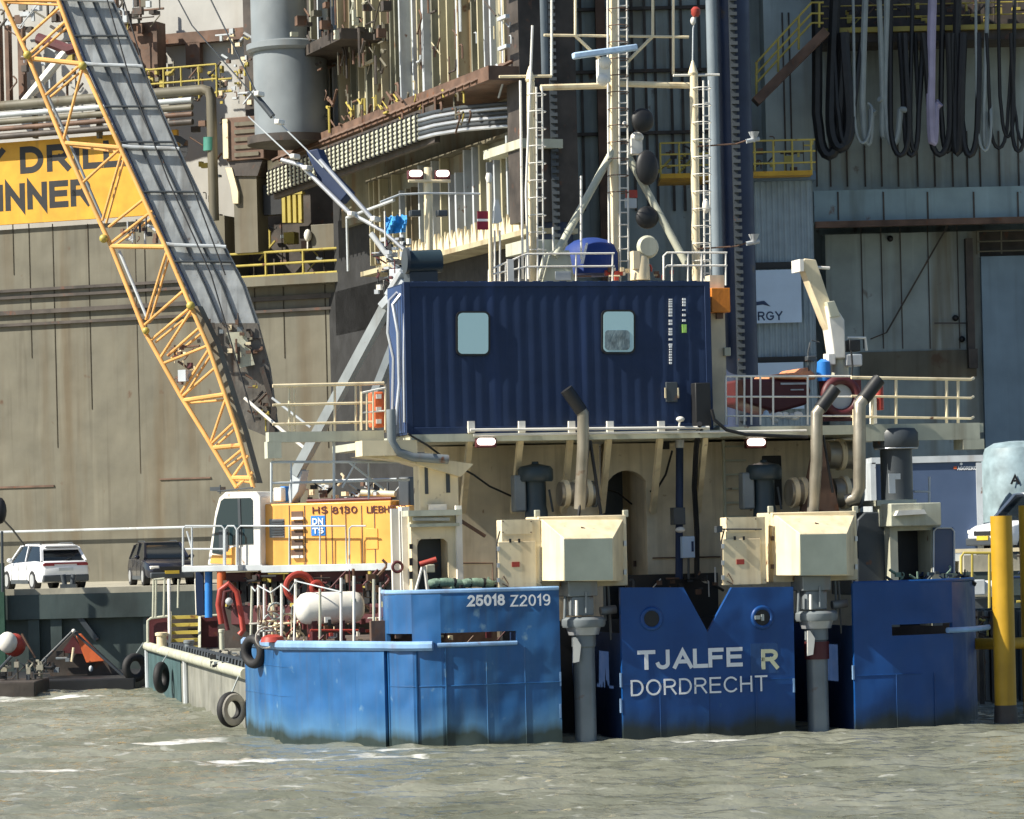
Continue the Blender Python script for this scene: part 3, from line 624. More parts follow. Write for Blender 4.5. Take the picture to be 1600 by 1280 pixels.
HL = ["leftmost thick black hose loop hanging under the walkway", "second thick black hose loop from the left", "black hose loop third from the left, beside the thick pair", "thin pale loop right of the thick black hose loops", "leftmost of the pale grey green hoses", "pale hose in the middle of the three grey green ones",
      "pale grey green hose right of the other two", "black loop hanging just right of the pale hoses", "black loop low and narrow between pale hoses and lilac hose", "black hose close left of the lilac hose", "lilac hose, the only one of its colour", "black loop crossing low behind the lilac hose",
      "black loop just right of the lilac hose", "thick black hose right of the lilac hose", "black loop fourth right of the lilac hose", "very thin pale loop right of the thick black group", "single pale hose near the right edge", "thin black loop right of the single pale hose", "short thin black loop near the right edge",
      "thin low black loop at the right edge", "thin black loop cut by the right picture edge"]
for i, (xa_, xb_, yb, r, mt) in enumerate(HO):
    d = 123.2 - .05 * (i % 4); top = -30 if (i % 3 != 2 or mt is not black) else 52; pts = []; n = 30; up = 52 if mt is black else 150 + (i * 17) % 40
    for k in range(n + 1):
        t = k / n; 
        if t < .35: y = top + (yb - 55 - top) * (t / .35); x = xa_ + (xb_ - xa_) * .06 * (t / .35) * (1 if (i % 2) else -.5)
        elif t > .65: y = yb - 55 + (up - yb + 55) * ((t - .65) / .35); x = xb_ - (xb_ - xa_) * .06 * (1 - (t - .65) / .35)
        else:
            a_ = (t - .35) / .3 * math.pi; x = (xa_ + xb_) / 2 - math.cos(a_) * (xb_ - xa_) * .44; y = yb - 55 + 55 * math.sin(a_) ** .8
        sw = math.sin(t * 3.1 + i * 1.7) * 2.6 + math.sin(t * 9 + i * 2.3) * .9 + (t < .35) * (.35 - t) * 22 * math.sin(i * 2.1) + (t > .65) * (t - .65) * 26 * math.sin(i * 3.3 + 1); pts.append((x + sw, y, d + .12 * math.sin(t * 5 + i)))
    solo("hose", MB(F).ptube(pts, r * 1.45, 8), mt, HL[i], "hose", "hoses hanging below the rig walkway", base=F.p((xa_ + xb_) / 2, yb, d))
# --- legs
def leg(label, x0, x1, rack, Y, pale, ybot=640):
    T = Thing("toothed_column", label, "toothed column", F, F.p((x0 + x1) / 2, ybot, Y)); k = Y / FPX
    c = F.p((x0 + x1) / 2, ybot, Y); top = F.p(900, -80, Y).z + 3
    T.part("chord", T.mb().lathe([((x1 - x0) / 2 * k, QZ), ((x1 - x0) / 2 * k, top)], (c.x, Y, 0), n=28), legb)
    rx = F.p(rack, 300, Y - .8).x; R0 = (x1 - x0) / 2 * k
    T.part("rack_bar", T.mb().box(rx - .13, rx + .05, Y - R0 - .1, Y - R0 + .5, QZ, top), dgrey)
    m = T.mb(); z = QZ
    while z < top: m.box(rx - .1, rx + .13, Y - R0 - .22, Y - R0 - .1, z, z + .11); z += .24
    T.part("rack_teeth", m, dgrey)
    for xc, r, y0 in pale: q = F.p(xc, y0, Y - .6); T.part("lit_edge_pipe", T.mb().lathe([(r * k, q.z), (r * k, top)], (q.x, Y - .6, 0), n=20), legs_)
    return T
leg("dark blue toothed rig leg right of the ship masts", 1130, 1186, 1152, 109, [(1125, 9, 560), (1131, 2.5, 560)])
leg("dark blue toothed rig leg behind the left mast", 838, 902, 868, 113, [(849, 12, 118)])
# --- pale blue grey booth with banner
T = Thing("corrugated_booth", "blue grey corrugated booth standing on the rig right of the toothed leg", "booth", F, F.p(1230, 700, 118))
a, b = zx(1120, 400, 118)[0], zx(1272, 400, 118)[0]; zt_ = zx(1225, 283, 118)[1]
def corr_mb(mb, x0, x1, y, z0, z1, pitch, amp, back=None):
    n = max(4, int((x1 - x0) / pitch * 4)); ys = [0, 0, amp, amp]
    P = [(x0 + (x1 - x0) * i / n, y + ys[i % 4]) for i in range(n + 1)]
    v = [(x, yy, z0) for x, yy in P] + [(x, yy, z1) for x, yy in P]; f = [(i, i + 1, i + 2 + n, i + 1 + n) for i in range(n)]
    yb = back or y + amp + .05
    k = len(v); v += [(x0, yb, z0), (x1, yb, z0), (x1, yb, z1), (x0, yb, z1)]
    f += [(0, n + 1, k + 3, k), (n, k + 1, k + 2, 2 * n + 1), (k + 1, k, k + 3, k + 2), tuple(range(n + 1, 2 * n + 2)) + (k + 2, k + 3), tuple(range(n, -1, -1)) + (k, k + 1)]
    return mb.add(v, f)
T.part("corrugated_wall", corr_mb(T.mb(), a, b, 118, QZ, zt_, .2, .05, 121), corr)
T.part("roof_edge", T.mb().box(a - .1, b + .1, 117.7, 121.1, zt_ + .003, zt_ + .3), paint("booth_roof", (.10, .16, .24), .5))
T.part("dark_joint", T.mb().pbox(1120, 1272, 410, 420, 117.9, .3).pbox(1120, 1272, 558, 567, 117.9, .3), black, split=True)
solo("banner", MB(F).pbox(1140, 1252, 422, 505, 117.75, .06), bann, "pale blue banner with dark lettering hung on the corrugated booth", "banner").name = "banner_sheet"
bo = bpy.data.objects["banner_sheet"]; bo.name = "banner"
def child(o, name, mb, mat):
    F_ = mb.F; inv = Vector(F_.to_local(o.location)); me = mesh_from(name, [(Vector(v) - inv)[:] for v in mb.v], mb.f, mat)
    c = bpy.data.objects.new(name, me); sc.collection.objects.link(c); c.parent = o; return c
child(bo, "lettering", text_mb(F, "ENERGY", 1148, 502, 117.745, 14, 75, .02), paint("dark_print", (.01, .03, .09)))
child(bo, "emblem", MB(F).prism([(1150, 490), (1180, 472), (1194, 470), (1204, 479), (1192, 476), (1178, 478)], 117.735, .01), paint("dark_print_b", (.01, .03, .09)))
solo("banner", MB(F).pbox(1140, 1256, 567, 640, 117.75, .06), bann, "plain pale blue sheet low on the corrugated booth, under the lettered banner", "banner")
# --- balconies
T = Thing("yellow_balcony", "yellow balcony with rails on the roof of the corrugated booth", "balcony", F, F.p(1150, 280, 117))
z = zx(1150, 276, 117)[1]; a, b = zx(1026, 0, 117)[0], zx(1262, 0, 117)[0]
T.part("floor", T.mb().box(a, b, 117, 119.5, z, z + .16), pilcol)
for zz in (.45, .85, 1.25): T.part("handrail", T.mb().tube([(a, 117.1, z + zz), (b + .15, 117.1, z + zz)], .035), raily)
for i in range(9): x = a + (b - a) * i / 8; T.part("post", T.mb().tube([(x, 117.1, z), (x, 117.1, z + 1.25)], .04), raily)
clutter(T, 40, 1030, 1260, 225, 268, 118, 119.2, [rigdk, brown, raily], 41, 3, 9)
# --- items on the right quay
struct("quay_platform", MB(WD).box(14.2, 40, 104.7, 125, QZ - .05, 3.15), conc)
T = Thing("equipment_container", "slate blue container with pale frame and tiny red and white lettering", "container", F, F.p(1450, 880, 106))
T.part("body", T.mb().pbox(1366, 1528, 722, 865, 106, 2.4), slate)
T.part("frame", T.mb().pbox(1362, 1536, 713, 723, 105.9, 2.5).pbox(1527, 1536, 723, 878, 105.9, 2.5).pbox(1362, 1370, 723, 878, 105.9, 2.5).pbox(1370, 1527, 866, 878, 105.9, 2.5), ltgrey)
T.part("lettering", text_mb(F, "AGGREKO", 1496, 735, 105.99, 6, 30, .03), whitel); T.part("emblem", T.mb().pbox(1490, 1495, 729, 733, 105.98, .01), redor)
T.part("emblem", T.mb().lathe([(.045, 0), (.045, .01)], F.p(1502, 725, 105.98), 'y', 12), whitel)
T = Thing("storage_tank", "mottled grey blue tank with a small dark letter at the right edge", "tank", F, F.p(1580, 800, 109))
c = F.p(1592, 745, 110); T.part("shell", T.mb().lathe([(1.22, QZ), (1.22, c.z + .55), (1.1, c.z + .95), (.8, c.z + 1.12), (.3, c.z + 1.18)], (c.x, 110, 0), n=36), tankg)
T.part("lettering", text_mb(F, "A", 1579, 757, 108.77, 15, 13, .04), black)
# ================================================================ THE VESSEL
F = SHIP; S = F.p
def SX(px, d=0, py=1040): return S(px, py, d).x
ZT = S(780, 922, 0).z; ZD = S(560, 1008, 1.5).z; ZS0, ZS1 = S(740, 1005, 0).z, S(740, 988, 0).z
def wall(mb, nodes, rng, th=.08, sub=6):
    """curved plate; nodes (px,d); rng(px) -> list of z ranges"""
    P = []
    for (a, da), (b, db) in zip(nodes, nodes[1:]):
        for i in range(sub): t = i / sub; P.append((a + (b - a) * t, da + (db - da) * t))
    P.append(nodes[-1]); cuts = sorted(set([q for q, _ in P]))
    XY = [Vector((SX(a, d), d)) for a, d in P]; n = len(P)
    nor = []
    for i in range(n):
        t = (XY[min(i + 1, n - 1)] - XY[max(i - 1, 0)]).normalized(); nor.append(Vector((-t.y, t.x)))
    prev = None; vs = []; fs = []
    for i in range(n - 1):
        R_ = rng((P[i][0] + P[i + 1][0]) / 2); nx = rng((P[i + 1][0] + P[i + 2][0]) / 2) if i < n - 2 else None
        for z0, z1 in R_:
            k = len(vs); a, b = XY[i], XY[i + 1]; c, d = b + nor[i + 1] * th, a + nor[i] * th
            for z in (z0, z1): vs += [(q.x, q.y, z) for q in (a, b, c, d)]
            fs += [(k, k + 1, k + 5, k + 4), (k + 2, k + 3, k + 7, k + 6), (k + 4, k + 5, k + 6, k + 7), (k, k + 3, k + 2, k + 1)]
            if prev != R_: fs.append((k, k + 4, k + 7, k + 3))
            if nx != R_: fs.append((k + 1, k + 2, k + 6, k + 5))
        prev = R_
    return mb.add(vs, fs)
V = Thing("work_vessel", "blue hulled work vessel with lettered stern and cream deckhouse", "work vessel", F, (0, 3, 0))
L1 = [(600, 2.2), (601, 1.6), (607, .95), (620, .60), (650, .26), (695, .06), (740, 0), (876, 0)]
def rl(px):
    if 605 < px < 645 or 690 < px < 808: return [(-1.6, ZS0), (ZS1, ZT)]
    return [(-1.6, ZT)]
# nodes split exactly at the slot ends
L1 = [(600, 2.2), (601, 1.6), (605, 1.05), (609, .85), (620, .60), (645, .29), (690, .07), (740, 0), (808, 0), (876, 0)]
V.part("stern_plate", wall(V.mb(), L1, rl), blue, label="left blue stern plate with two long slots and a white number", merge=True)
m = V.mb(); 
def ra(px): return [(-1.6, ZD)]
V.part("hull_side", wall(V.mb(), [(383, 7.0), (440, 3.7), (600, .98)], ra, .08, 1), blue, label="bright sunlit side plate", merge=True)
zc = ZT
def vpoly(xs): return [(SX(a, 0, b), S(a, b, 0).z) for a, b in xs]
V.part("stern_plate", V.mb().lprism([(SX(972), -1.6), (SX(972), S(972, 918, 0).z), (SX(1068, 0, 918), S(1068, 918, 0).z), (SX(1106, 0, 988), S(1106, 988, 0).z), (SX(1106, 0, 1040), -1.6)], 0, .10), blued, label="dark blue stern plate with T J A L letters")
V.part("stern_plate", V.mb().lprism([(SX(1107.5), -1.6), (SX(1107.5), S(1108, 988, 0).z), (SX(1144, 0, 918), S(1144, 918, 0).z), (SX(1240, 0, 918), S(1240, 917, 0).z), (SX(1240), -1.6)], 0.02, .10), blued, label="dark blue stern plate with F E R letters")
ZR0, ZR1 = S(1440, 992, 0).z, S(1440, 975, 0).z; ZTR = S(1430, 909, 0).z
def rr_(px): return [(-1.6, ZR0), (ZR1, ZTR)] if 1395 < px < 1490 else [(-1.6, ZTR)]
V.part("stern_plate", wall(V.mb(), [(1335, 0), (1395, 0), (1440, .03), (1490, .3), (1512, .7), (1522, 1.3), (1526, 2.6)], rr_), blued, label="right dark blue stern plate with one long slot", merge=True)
# slot sides and dark recess
for px, nm in ((872, 0), (973, 1), (1236, 0), (1336, 1)):
    x = SX(px); V.part("slot_side", V.mb().box(x, x + .06, .11, 3.4, -1.6, ZD + .1), navy)
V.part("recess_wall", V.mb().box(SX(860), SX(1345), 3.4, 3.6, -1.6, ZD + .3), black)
V.part("inner_hull", V.mb().zprism([(SX(618, 1.2), 1.2), (SX(655, .5), .6), (SX(871), .3), (SX(871), 3.38), (SX(618, 3.38), 3.38)], -1.5, ZD - .35).zprism([(SX(975), .3), (SX(1234), .3), (SX(1234), 3.38), (SX(975), 3.38)], -1.5, ZD - .3)
       .zprism([(SX(1340), .3), (SX(1470), .35), (SX(1515), 1.4), (SX(1515), 3.38), (SX(1340), 3.38)], -1.5, ZD - .3), dgrey, split=True)
xr = SX(1524, 2.6)
V.part("deck", V.mb().zprism([(SX(606, 1.3), 1.35), (SX(616, 3.61), 3.61), (xr - .1, 3.61), (xr - .1, 9.2), (SX(446, 8), 9.2), (SX(392, 7.0), 7.1), (SX(446, 3.9), 3.95)], -1.5, ZD - .02), deckm)
# bulwark cap and rub rails
def curve(nodes, z, r, name, mt, off=0.0):
    V.part(name, V.mb().tube([(SX(a, d), d - off, z) for a, d in nodes], r, 8), mt)
curve(L1[1:], ZT, .05, "bulwark_cap", rubp, -.03)
curve([(1336, .04), (1440, .07), (1490, .34), (1512, .74), (1522, 1.3)], ZTR, .045, "bulwark_cap", blued)
curve([(383, 7.0), (440, 3.7), (605, .95), (618, .62), (645, .3), (676, .12)], ZD - .02, .10, "rub_rail", rubp, .05)
curve([(684, .09), (740, 0), (808, 0)], ZS0 - .02, .045, "rub_rail", rubp, .02)
V.part("slot_backing", V.mb().box(SX(606), SX(806), 1.3, 1.45, ZS0 - .3, ZS1 + .25), brown)
clutter(V, 14, 610, 800, 990, 1002, .35, .9, [brown, maroon, cream, black], 61, 3, 9)
V.part("pipe_stub", V.mb().ptube([(1480, 985, .15), (1520, 983, .3), (1545, 980, .5)], 4.5), rubp)
for px in (607.5, 650, 696): 
    d = {607.5: .9, 650: .26, 696: .06}[px]; V.part("vertical_weld", V.mb().box(SX(px, d) - .012, SX(px, d) + .012, d - .03, d + .05, -1, ZS0 - .05), blue)
V.part("fairlead", V.mb().torus(S(1018, 967, 0), .2, .045, 'y'), blued); V.part("fairlead_hole", V.mb().lathe([(.19, -.012), (.19, .01)], S(1018, 967, 0), 'y'), black)
V.part("fairlead", V.mb().torus(S(1191, 965, .02), .2, .045, 'y'), blued); V.part("fairlead_hole", V.mb().lathe([(.19, -.012), (.19, .01)], S(1191, 965, .02), 'y'), black)
V.part("rope_end", V.mb().pbox(1180, 1188, 962, 968, -.05, .05).pbox(1190, 1194, 960, 970, -.05, .05), palehose)
# plate seams, scuffs and fittings on the stern
for z in (.95, 1.55): V.part("plate_seam", V.mb().tube([(SX(a, d), d - .004, z) for a, d in [(383, 7.0), (440, 3.7), (604, 1.05)]], .012, 5), blue)
V.part("plate_seam", V.mb().tube([(SX(a, d), d - .004, 1.2) for a, d in L1[2:]], .011, 5), blue)
for x in (500, 555): q_ = 3.7 + (x - 440) / 160 * (.98 - 3.7); V.part("plate_seam", V.mb().tube([(SX(x, q_), q_ - .01, -.5), (SX(x, q_), q_ - .01, ZD - .1)], .012, 5), blue)
for x in (760, 820): V.part("plate_seam", V.mb().tube([(SX(x), -.002, -.5), (SX(x), -.002, ZS0 - .1)], .010, 5), blue)
for x in (1030, 1180, 1400, 1460): d_ = 0 if x < 1440 else .12; V.part("plate_seam", V.mb().tube([(SX(x, d_), d_ - .002, -.5), (SX(x, d_), d_ - .002, 1.1)], .009, 5), blued)
for x0_, x1_ in ((975, 1100), (1112, 1238), (1338, 1440)): V.part("plate_seam", V.mb().tube([(SX(x0_), .0, 1.1), (SX(x1_), .0, 1.1)], .009, 5), blued)
for x, y in ((876, 1050), (876, 1100), (971, 1052), (971, 1092), (1241, 1060), (1334, 1040)): V.part("scraped_edge", V.mb().pbox(x - 1.5, x + 1, y, y + 22, -.006, .05), rubp)
# lettering
V.part("lettering", text_mb(F, "TJALFE", 996, 1047, -.004, 30, 165, .026), whitel); V.part("lettering", text_mb(F, "R", 1190, 1046, .012, 31, 27, .026), yelol)
V.part("letter_patch", V.mb().pbox(1173, 1216, 1005, 1052, .015, .01), paint("patch_blue", (.012, .06, .19), .5))
V.part("lettering", text_mb(F, "DORDRECHT", 986, 1088, -.004, 25, 211, 0), whitel)
for t, x, wd, b_ in (("25018", 731, 58, .035), ("Z2019", 798, 62, .008)): V.part("lettering", text_mb(F, t, x, 948, -.006, 18, wd, b_), whitel)
V.part("patch", V.mb().pbox(1300, 1316, 700, 701, 3.9, .01), creamd)
# ---------------------------------------------------------------- deckhouse
Z = lambda py, d, px=1000: S(px, py, d).z
dw = 4.0; zu = Z(690, 2.0, 850)
m = V.mb().box(SX(722, dw), SX(944, dw), dw, dw + 2.2, ZD - .01, zu - .01).box(SX(1016, dw), SX(1350, dw), dw, dw + 3.5, ZD - .01, zu - .01)
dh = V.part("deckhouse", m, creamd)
arch = [(944, 660), (1016, 660), (1016, 775)] + [(980 + 36 * math.cos(a), 775 - 40 * math.sin(a)) for a in [math.pi * i / 14 for i in range(1, 14)]] + [(944, 775)]
V.part("arch_head", V.mb().lprism([(S(a, b, dw).x, min(S(a, b, dw).z, zu - .01)) for a, b in arch], dw + .002, .25), creamd, parent=dh)
V.part("doorway", V.mb().box(SX(940, dw + 2), SX(1030, dw + 2), dw + 1.6, dw + 1.8, ZD, zu), dgrey, parent=dh)
V.part("deckhouse_corner", V.mb().lathe([(.55, ZD), (.55, zu - .01)], (SX(722, dw) + .02, dw + .56, 0), n=28), creamd, parent=dh)
V.part("window", V.mb().pbox(1192, 1222, 712, 790, dw - .03, .05), black, parent=dh, bevel=.02)
for i in range(6): V.part("ladder_rung", V.mb().pbox(1134, 1166, 696 + i * 22, 699 + i * 22, dw - .08, .06), creamg, parent=dh)
V.part("ladder_stile", V.mb().pbox(1131, 1134, 688, 812, dw - .1, .08), creamg, parent=dh)
V.part("dark_patch", V.mb().pbox(1034, 1046, 684, 702, dw - .05, .06), black, parent=dh)
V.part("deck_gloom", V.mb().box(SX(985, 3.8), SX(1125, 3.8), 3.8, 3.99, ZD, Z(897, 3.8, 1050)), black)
V.part("wall_pipe", V.mb().ptube([(722, 880, dw - .05), (770, 880, dw - .05), (770, 918, dw - .05)], 1.2), brown, parent=dh)
V.part("wall_pipe", V.mb().ptube([(1020, 872, dw - .05), (1130, 870, dw - .05)], 1.2), brown, parent=dh)
# upper deck
zd0, zd1 = Z(688, 1.9, 850), Z(676, 1.9, 850)
V.part("upper_deck", V.mb().box(SX(652, 1.9), SX(1135, 1.9), 1.9, 9, zd0, zd1).box(SX(1135, 1.9), SX(1538, 2.2), 1.95, 8, zd0 + .02, Z(664, 1.9, 1340)), creamg)
V.part("upper_deck_edge", V.mb().box(SX(1350, 1.9), SX(1540, 1.9), 1.9, 1.949, Z(688, 1.9, 1440), Z(662, 1.9, 1440)).pbox(1505, 1538, 686, 702, 1.9, .5), creamg)
V.part("wing_beam", V.mb().pbox(420, 600, 674, 690, 2.6, .3).pbox(418, 440, 690, 716, 2.6, .3), creamg, label="left wing beam")
V.part("wing_box", V.mb().pbox(566, 652, 688, 712, 1.85, .6), cream)
V.part("sloping_soffit", V.mb().prism([(562, 713), (655, 713), (740, 725), (720, 745), (640, 722)], 2.1, .9), cream)
V.part("wing_underframe", V.mb().ptube([(424, 722, 2.8), (640, 722, 2.8)], 2.2).ptube([(424, 755, 2.8), (640, 750, 2.8)], 2).ptube([(424, 722, 2.8), (424, 785, 2.8)], 2).ptube([(455, 722, 2.8), (455, 785, 2.8)], 1.5)
       .ptube([(522, 690, 2.8), (522, 780, 2.8)], 2.2).ptube([(576, 722, 2.8), (576, 780, 2.8)], 1.5).ptube([(545, 722, 2.8), (600, 765, 2.8)], 2).ptube([(556, 722, 2.8), (535, 762, 2.8)], 1.5), ltgrey, split=True)
for x in (736, 815, 893, 953, 1033, 1103):
    V.part("knee_bracket", V.mb().bar(S(x, 664, 1.88), S(x - 13, 800, 3.9), .12, .10), cream)
    V.part("lashing_lug", V.mb().pbox(x - 4, x + 6, 658, 676, 1.80, .08), white)
V.part("rail_pipe", V.mb().ptube([(735, 672, 1.75), (1108, 668, 1.75)], 2.4), white); V.part("rail_pipe", V.mb().ptube([(740, 680, 1.8), (1260, 673, 1.8)], 2.0), white)
# left entrance housing
m = V.mb()
hx = lambda px, d=1.6: S(px, 860, d).x
zz0, zz1 = ZD, Z(800, 1.6, 680)
op = [(652, 840), (700, 840), (700, 908), (652, 908)]
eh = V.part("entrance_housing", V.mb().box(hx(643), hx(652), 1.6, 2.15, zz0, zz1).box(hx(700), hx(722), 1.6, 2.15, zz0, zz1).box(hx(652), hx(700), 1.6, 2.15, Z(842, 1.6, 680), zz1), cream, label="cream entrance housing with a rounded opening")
V.part("opening_corner", V.mb().prism([(652, 841), (660, 841), (654, 846), (652, 853)], 1.61, .1).prism([(700, 841), (692, 841), (698, 846), (700, 853)], 1.61, .1), cream, parent=eh, split=True)
V.part("inside", V.mb().box(hx(650), hx(702), 2.16, 2.25, zz0, zz1 - .05), dgrey, parent=eh)
V.part("canopy", V.mb().pbox(638, 722, 797, 806, 1.25, .5).pbox(640, 718, 818, 823, 1.4, .2), creamg, parent=eh, split=True)
V.part("lamp_bar", V.mb().ptube([(645, 811, 1.45), (702, 811, 1.45)], 3.2), ltgrey, parent=eh)
V.part("side_post", V.mb().pbox(613, 624, 795, 925, 1.9, .12).pbox(629, 641, 792, 925, 1.85, .3), white, parent=eh, split=True)
V.part("side_post", V.mb().pbox(714, 723, 790, 925, 1.5, .1), white, parent=eh)
V.part("post_ring", V.mb().torus(S(621, 886, 1.82), .10, .03, 'y'), maroon, parent=eh)
V.part("slot_mark", V.mb().pbox(640, 645, 850, 858, 1.58, .03).pbox(640, 645, 872, 884, 1.58, .03).pbox(640, 645, 893, 905, 1.58, .03), black, parent=eh, split=True)
V.part("trunk", V.mb().pbox(656, 716, 722, 799, 2.3, .5), cream); V.part("trunk_slot", V.mb().pbox(664, 669, 728, 772, 2.28, .03).pbox(697, 703, 724, 770, 2.28, .03), dgrey, split=True)
V.part("trunk_lamp", V.mb().pbox(672, 698, 788, 799, 2.1, .15), lamp if False else white)
# right entrance housing
zz1 = Z(822, 1.6, 1430)
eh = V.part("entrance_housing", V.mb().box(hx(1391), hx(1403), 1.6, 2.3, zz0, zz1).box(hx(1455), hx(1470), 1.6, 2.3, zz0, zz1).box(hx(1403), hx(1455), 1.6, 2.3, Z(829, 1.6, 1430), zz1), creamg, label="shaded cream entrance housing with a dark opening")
V.part("inside", V.mb().box(hx(1400), hx(1457), 2.31, 2.4, zz0, zz1 - .05), black, parent=eh)
V.part("canopy", V.mb().pbox(1392, 1471, 786, 822, 1.25, 1.0), creamg, parent=eh, bevel=.02); V.part("lamp_bar", V.mb().prism([(1400, 806), (1448, 803), (1444, 796), (1404, 798)], 1.1, .15), white, parent=eh)
V.part("open_door", V.mb().pbox(1459, 1491, 824, 896, 1.5, .06), slate, parent=eh, bevel=.02); V.part("door_rim", V.mb().ptube([(1459, 895, 1.48), (1459, 830, 1.48), (1464, 825, 1.48), (1486, 825, 1.48), (1491, 830, 1.48), (1491, 895, 1.48)], 1.4), ltgrey, parent=eh)
V.part("dark_casing", V.mb().prism([(1340, 812), (1352, 800), (1380, 800), (1384, 815), (1384, 930), (1340, 930)], 1.9, 1.5), dgrey, bevel=.03)
# top deck behind the container
zt = Z(442, 5, 940); V.part("wheelhouse", V.mb().box(SX(700, 4.6), SX(1110, 4.6), 4.7, 9, zd1, zt), creamd)
V.part("cream_post", V.mb().pbox(1112, 1134, 430, 664, 3.0, .3), creamd)
# ---------------------------------------------------------------- container
C = Thing("office_container", "dark blue corrugated office container with two rounded windows on the upper deck", "container", F, (S(860, 672, 2.0).x, 2.0, zd1))
x0, x1, z0, z1 = S(634, 560, 2.0).x, S(1112, 560, 2.0).x, zd1 + .003, Z(440, 2.0, 870)
C.part("shell", C.mb().box(x0, x1, 2.06, 3.4, z0, z1 - .02), navy)
C.part("corrugated_side", corr_mb(C.mb(), x0 + .12, x1 - .12, 2.02, z0 + .14, z1 - .1, .28, .012, 2.054), navy)
C.part("frame", C.mb().box(x0 - .005, x0 + .12, 2.0, 2.14, z0, z1).box(x1 - .12, x1 + .005, 2.0, 2.14, z0, z1).box(x0 + .12, x1 - .12, 2.0, 2.07, z0, z0 + .14).box(x0 + .12, x1 - .12, 2.0, 2.07, z1 - .1, z1), navy, bevel=.006)
m = C.mb()
for i in range(22): m.box(x0 + .2 + i * .28, x0 + .34 + i * .28, 2.04, 3.35, z1 - .02, z1 + .015)
C.part("roof_rib", m, navy)
C.part("sunlit_end_face", C.mb().box(x0 - .012, x0 - .001, 2.15, 3.35, z0 + .05, z1 - .05), paint("end_lit", (.02, .05, .15), .4))  # sunlight on this end put into a lighter blue than the shell
def rrect(x0, x1, y0, y1, r):
    P = []
    for cx, cy, a in ((x1 - r, y0 + r, -90), (x1 - r, y1 - r, 0), (x0 + r, y1 - r, 90), (x0 + r, y0 + r, 180)):
        P += [(cx + r * math.cos(R(a + k * 22.5)), cy + r * math.sin(R(a + k * 22.5))) for k in range(5)]
    return P
for (a, b, c, d, mt, lab) in ((716, 763, 489, 553, glassp, None), (943, 990, 487, 550, glassp, "rounded window with a greyish lower half")):
    fr = C.part("window", C.mb().prism(rrect(a - 3, b + 3, c - 3, d + 3, 9), 1.975, .05), black, label=lab)
    C.part("pane", C.mb().prism(rrect(a, b, c, d, 7), 1.968, .02), mt, parent=fr)
    if lab: C.part("blind", C.mb().prism(rrect(a + 2, b - 6, 516, d - 3, 6), 1.962, .004), paint("blind_grey", (.20, .27, .30), .6, var=.5, scale=3), parent=fr)
rr2 = random.Random(2); m = C.mb()
def dashes(m, x, y0, y1, w_=5):
    y = y0
    while y < y1:
        h = rr2.choice([2.2, 3, 3.5]); m.pbox(x - w_ / 2, x + w_ / 2, y, y + h, 1.99, .02); y += h + rr2.choice([1.2, 1.6, 1.2, 5])
dashes(m, 1048, 467, 538); dashes(m, 1048, 540, 572, 4); dashes(m, 1069, 466, 500)
C.part("marking", m, whitel); C.part("sticker", C.mb().pbox(1066, 1073, 507, 520, 1.985, .02), paint("sticker", (.3, .55, .12)))
C.part("socket_hatch", C.mb().pbox(1041, 1059, 597, 628, 1.96, .06), dgrey, bevel=.01); C.part("hatch_mark", C.mb().pbox(1039, 1041, 606, 622, 1.95, .03).pbox(1059, 1061, 606, 622, 1.95, .03), cream, split=True)
C.part("cable_box", C.mb().pbox(1087, 1111, 598, 668, 1.75, .3), black, bevel=.02)
C.part("end_pipe", C.mb().ptube([(626, 452, 2.6), (608, 470, 2.5), (606, 520, 2.5), (615, 560, 2.5), (613, 660, 2.5)], 2.6), galv)
C.part("end_pipe", C.mb().ptube([(630, 456, 2.3), (614, 476, 2.3), (622, 520, 2.3), (624, 600, 2.3), (618, 664, 2.3)], 3.0), galv)
C.part("end_pipe", C.mb().ptube([(633, 446, 2.1), (632, 470, 2.1), (631, 560, 2.1), (632, 660, 2.1)], 2.0), galv)
m = MB(F).ptube([(611, 640, 1.9), (612, 690, 1.9), (622, 706, 1.9), (645, 714, 1.9), (700, 718, 1.9)], 7.5, 12); solo("bent_pipe", m, grey, "fat grey pipe bending under the left end of the blue container", "pipe")
# ---------------------------------------------------------------- railings on the ship
D = 3.0
T = Thing("railing", "cream railing on the left wing of the upper deck", "railing", F, S(510, 674, 2.7))
for k, y in enumerate((602, 632, 662)): T.part("handrail" if k == 0 else "mid_rail", T.mb().ptube([(426, y + 1, 2.7), (600, y - 3, 2.7)], 3.0 if k == 0 else 2.2), cream)
for x in (452, 460, 523, 556, 563, 602): T.part("post", T.mb().ptube([(x, 676, 2.72), (x, 601, 2.72)], 2.0), cream)
T = Thing("railing", "cream railing on the right wing of the upper deck", "railing", F, S(1420, 663, 2.2))
for k, y in enumerate((591, 620, 652)): T.part("handrail" if k == 0 else "mid_rail", T.mb().ptube([(1330, y - 1, 2.2), (1517, y + 2, 2.2), (1521, y, 2.6)], 2.6 if k == 0 else 2.0), cream)
for x in (1363, 1400, 1479, 1497): T.part("post", T.mb().ptube([(x, 664, 2.22), (x, 592, 2.22)], 2.4), cream)
T = Thing("railing", "greyish railing in front of the covered boat beside the blue container", "railing", F, S(1230, 664, 2.3))
for k, y in enumerate((588, 620, 650)): T.part("handrail" if k == 0 else "mid_rail", T.mb().ptube([(1134, y, 2.3), (1330, y, 2.3)], 1.8 if k == 0 else 1.5), white)
for x in (1134, 1151, 1163, 1174, 1188, 1208, 1262): T.part("post", T.mb().ptube([(x, 664, 2.3), (x, 588, 2.3)], 1.6), white)
T = Thing("railing", "white railing on the roof behind the blue container", "railing", F, S(940, 442, 4.8))
